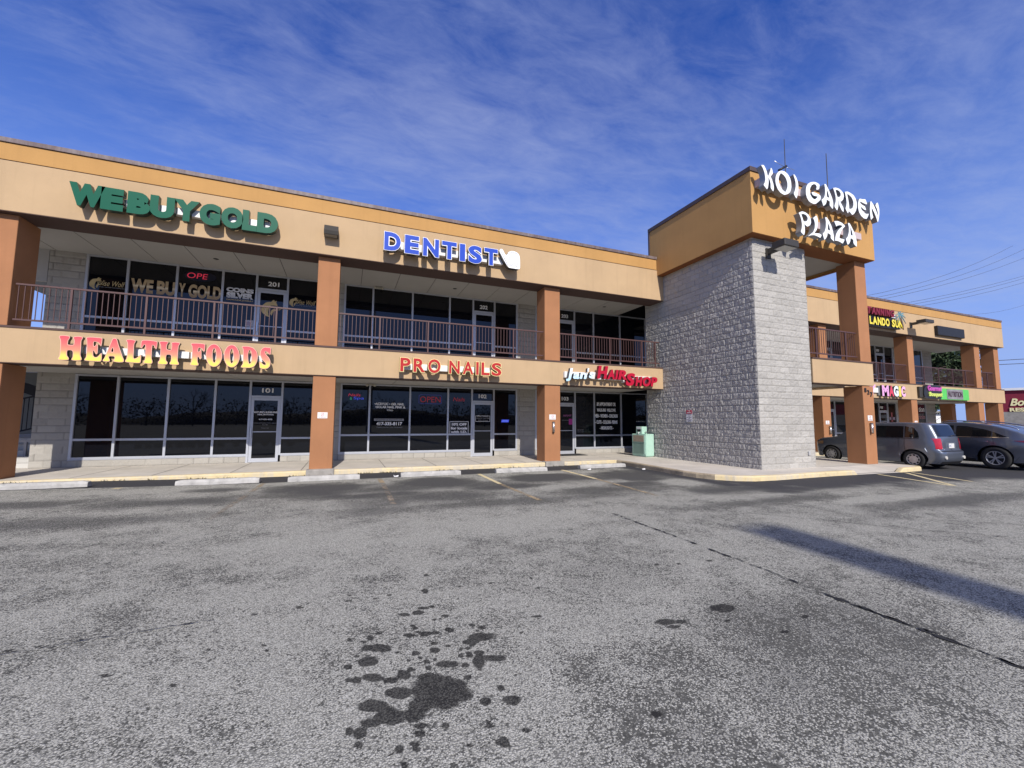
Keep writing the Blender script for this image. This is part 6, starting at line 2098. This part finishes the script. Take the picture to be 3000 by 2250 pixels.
tree('evergreen_tree', 'dark evergreen tree seen through the end of the upper walkway', (53.5, 13.0, -.1), 10.6, (6.0, 6.0, 4.3), 17000, 3, .19, 'trees behind the right end')
tree('evergreen_tree', 'dark evergreen tree beyond the far right columns, right of the taller one', (61.0, 15.5, -.1), 11.5, (5.5, 5.5, 4.8), 14000, 8, .20, 'trees behind the right end')
tree('evergreen_tree', 'smaller dark tree behind the columns at the right end of the lower walkway', (49.0, 10.6, -.1), 4.6, (3.4, 3.2, 2.3), 6000, 5, .13, 'trees behind the right end')
wh_ = thing('white_house', 'small white building with dark windows seen between the far columns', 'building', (58, 14, -.1))
MB(porg(wh_)).box(54, 66, 14, 20, -.1, 2.6).build('wall', white_plastic, wh_)
for k in range(3):
    MB(porg(wh_)).box(55 + k * 3.4, 57 + k * 3.4, 13.95, 13.998, .2, 1.3).build('window', glass, wh_)
b = MB(porg(wh_))
b.prism([(53.5, 13.5, 2.604), (66.5, 13.5, 2.604), (66.5, 20.5, 2.604), (53.5, 20.5, 2.604)], (0, 0, .2))
b.build('roof', mat('grey_house_roof', (.25, .24, .24), .9), wh_)


# bare winter wood across the road behind the photographer: it shows in the shop windows
def bare_wood():
    r = np.random.RandomState(4)
    P, Q = [], []

    def twig(a, c, w):
        d = c - a
        q = np.cross(d, r.normal(0, 1, 3))
        k = np.linalg.norm(q)
        if k < 1e-6:
            return
        q = q / k * w
        q2 = np.cross(d, q)
        q2 = q2 / np.linalg.norm(q2) * w
        for u_ in (q, q2):
            n0 = len(P)
            P.extend([a - u_, a + u_, c + u_ * .6, c - u_ * .6])
            Q.append((n0, n0 + 1, n0 + 2, n0 + 3))

    def grow(a, d, L, w, lev):
        c = a + d * L
        twig(a, c, w)
        if lev == 0:
            return
        for _ in range(3 if lev > 1 else 4):
            nd = d + r.normal(0, .42, 3)
            nd[2] += .12
            nd /= np.linalg.norm(nd)
            grow(a + d * L * r.uniform(.5, 1.0), nd, L * r.uniform(.55, .8), w * .55, lev - 1)
    for i in range(46):
        x = -110 + i * 5.0 + r.uniform(-2, 2)
        y = -88 + r.uniform(-12, 10)
        h = r.uniform(6.2, 10.5)
        grow(np.array((x, y, -.3)), np.array((r.normal(0, .05), 0, 1.0)), h * .36, .16, 4)
    for i in range(16000):
        x, y = r.uniform(-115, 130), -92 + r.uniform(-10, 10)
        z = 2.5 + r.normal(0, 1.5)
        a = np.array((x, y, z))
        d = r.normal(0, 1, 3)
        d /= np.linalg.norm(d)
        e_ = np.cross(d, r.normal(0, 1, 3))
        e_ /= np.linalg.norm(e_)
        k = r.uniform(.12, .34)
        n0 = len(P)
        P.extend([a - d * k, a + e_ * k * .6, a + d * k, a - e_ * k * .6])
        Q.append((n0, n0 + 1, n0 + 2, n0 + 3))
    o = obj('bare_woods', mesh_np('bare_woods', np.array(P), np.array(Q)), mat('winter_brush', (.030, .026, .022), .95, var=.3, vscale=.3))
    o['kind'] = 'stuff'


bare_wood()


# low dark rise across the road, under those woods
def far_rise():
    r = np.random.RandomState(6)
    P, Q = [], []
    xs = np.arange(-180, 200, 2.0)
    for i, x in enumerate(xs):
        h = 2.6 + 1.3 * math.sin(x * .045 + 1) + .8 * math.sin(x * .13) + r.uniform(-.35, .35)
        P += [(x, -101, -.3), (x, -104 + r.uniform(-.5, .5), h * .7), (x, -110, h), (x, -150, h + 1)]
    for i in range(len(xs) - 1):
        for k in range(3):
            a = i * 4 + k
            Q.append((a, a + 4, a + 5, a + 1))
    struct(obj('hill', mesh_np('hill', np.array(P), np.array(Q)), mat('winter_brush', (.03, .026, .022), .95)))


far_rise()

# pole sign of the lot behind the photographer: it throws the long shadow on the right
sg = thing('pole_sign', 'tall blank pole sign of the car park whose shadow lies on the asphalt', 'pole sign', (2.3, -36.0, G0))
MB(porg(sg)).box(1.98, 2.62, -36.15, -35.85, G0, 10.2).build('pole', mat('grey_painted_pole', (.30, .30, .31), .6), sg)
MB(porg(sg)).box(1.92, 2.68, -36.3, -35.7, 10.204, 18.8).build('cabinet', white_plastic, sg)

# ------------------------------------------------------------------ overhead lines
CP = np.array((-.431, -13.378, 1.453))


def sc(p, k):
    return CP + k * (np.array(p) - CP)


LN = [((102.85, 40, 28.55), (135.97, 40, 37.96)), ((105.89, 40, 28.46), (143.5, 40, 39.0)), ((108.5, 40, 28.47), (151.5, 40, 40.1)), ((117.3, 40, 28.55), (174, 40, 42.43)), ((119.95, 40, 28.53), (173.8, 40, 41.65)), ((122.9, 40, 28.44), (173.6, 40, 40.47)), ((148.9, 40, 29.1), (172.2, 40, 33.9))]
names = ['first', 'second', 'third', 'fourth', 'fifth', 'sixth', 'lowest']
for i, (a, c) in enumerate(LN):
    a, c = sc(a, .62), sc(c, .62)
    d = c - a
    pts = []
    for k in range(13):
        f = -1.2 + 3.2 * k / 12
        p = a + d * f
        pts.append(tuple(p + np.array((0, 0, .9 * (f - .0) * (f - 1.0)))))
    o = MB().tube(pts, .022 if i < 6 else .016, 5, cap=False).build('power_line', mat('cable_black', (.05, .05, .06), .6, var=0))
    tag(o, ['thin overhead line, ' + names[i] + ' from the left of the bundle over the far roof', 'lone faint overhead line lowest at the right edge above the far roof'][i == 6], 'power line', 'overhead lines over the far roof')
for i, (a, c) in enumerate((((169.99, 45, 19.02), (184.99, 45, 20.33)), ((169.99, 45, 17.86), (184.7, 45, 19.0)))):
    a, c = sc(a, .5), sc(c, .5)
    d = c - a
    pts = [tuple(a + d * f) for f in (-2.5, -1, 0, 1, 2.5)]
    o = MB().tube(pts, .05, 6, cap=False).build('power_line', mat('cable_black', (.05, .05, .06), .6, var=0))
    tag(o, ['upper of the two thick black cables right of the plaza end', 'lower of the two thick black cables right of the plaza end'][i], 'power line', 'thick cables at the right edge')
bpy.context.view_layer.update()
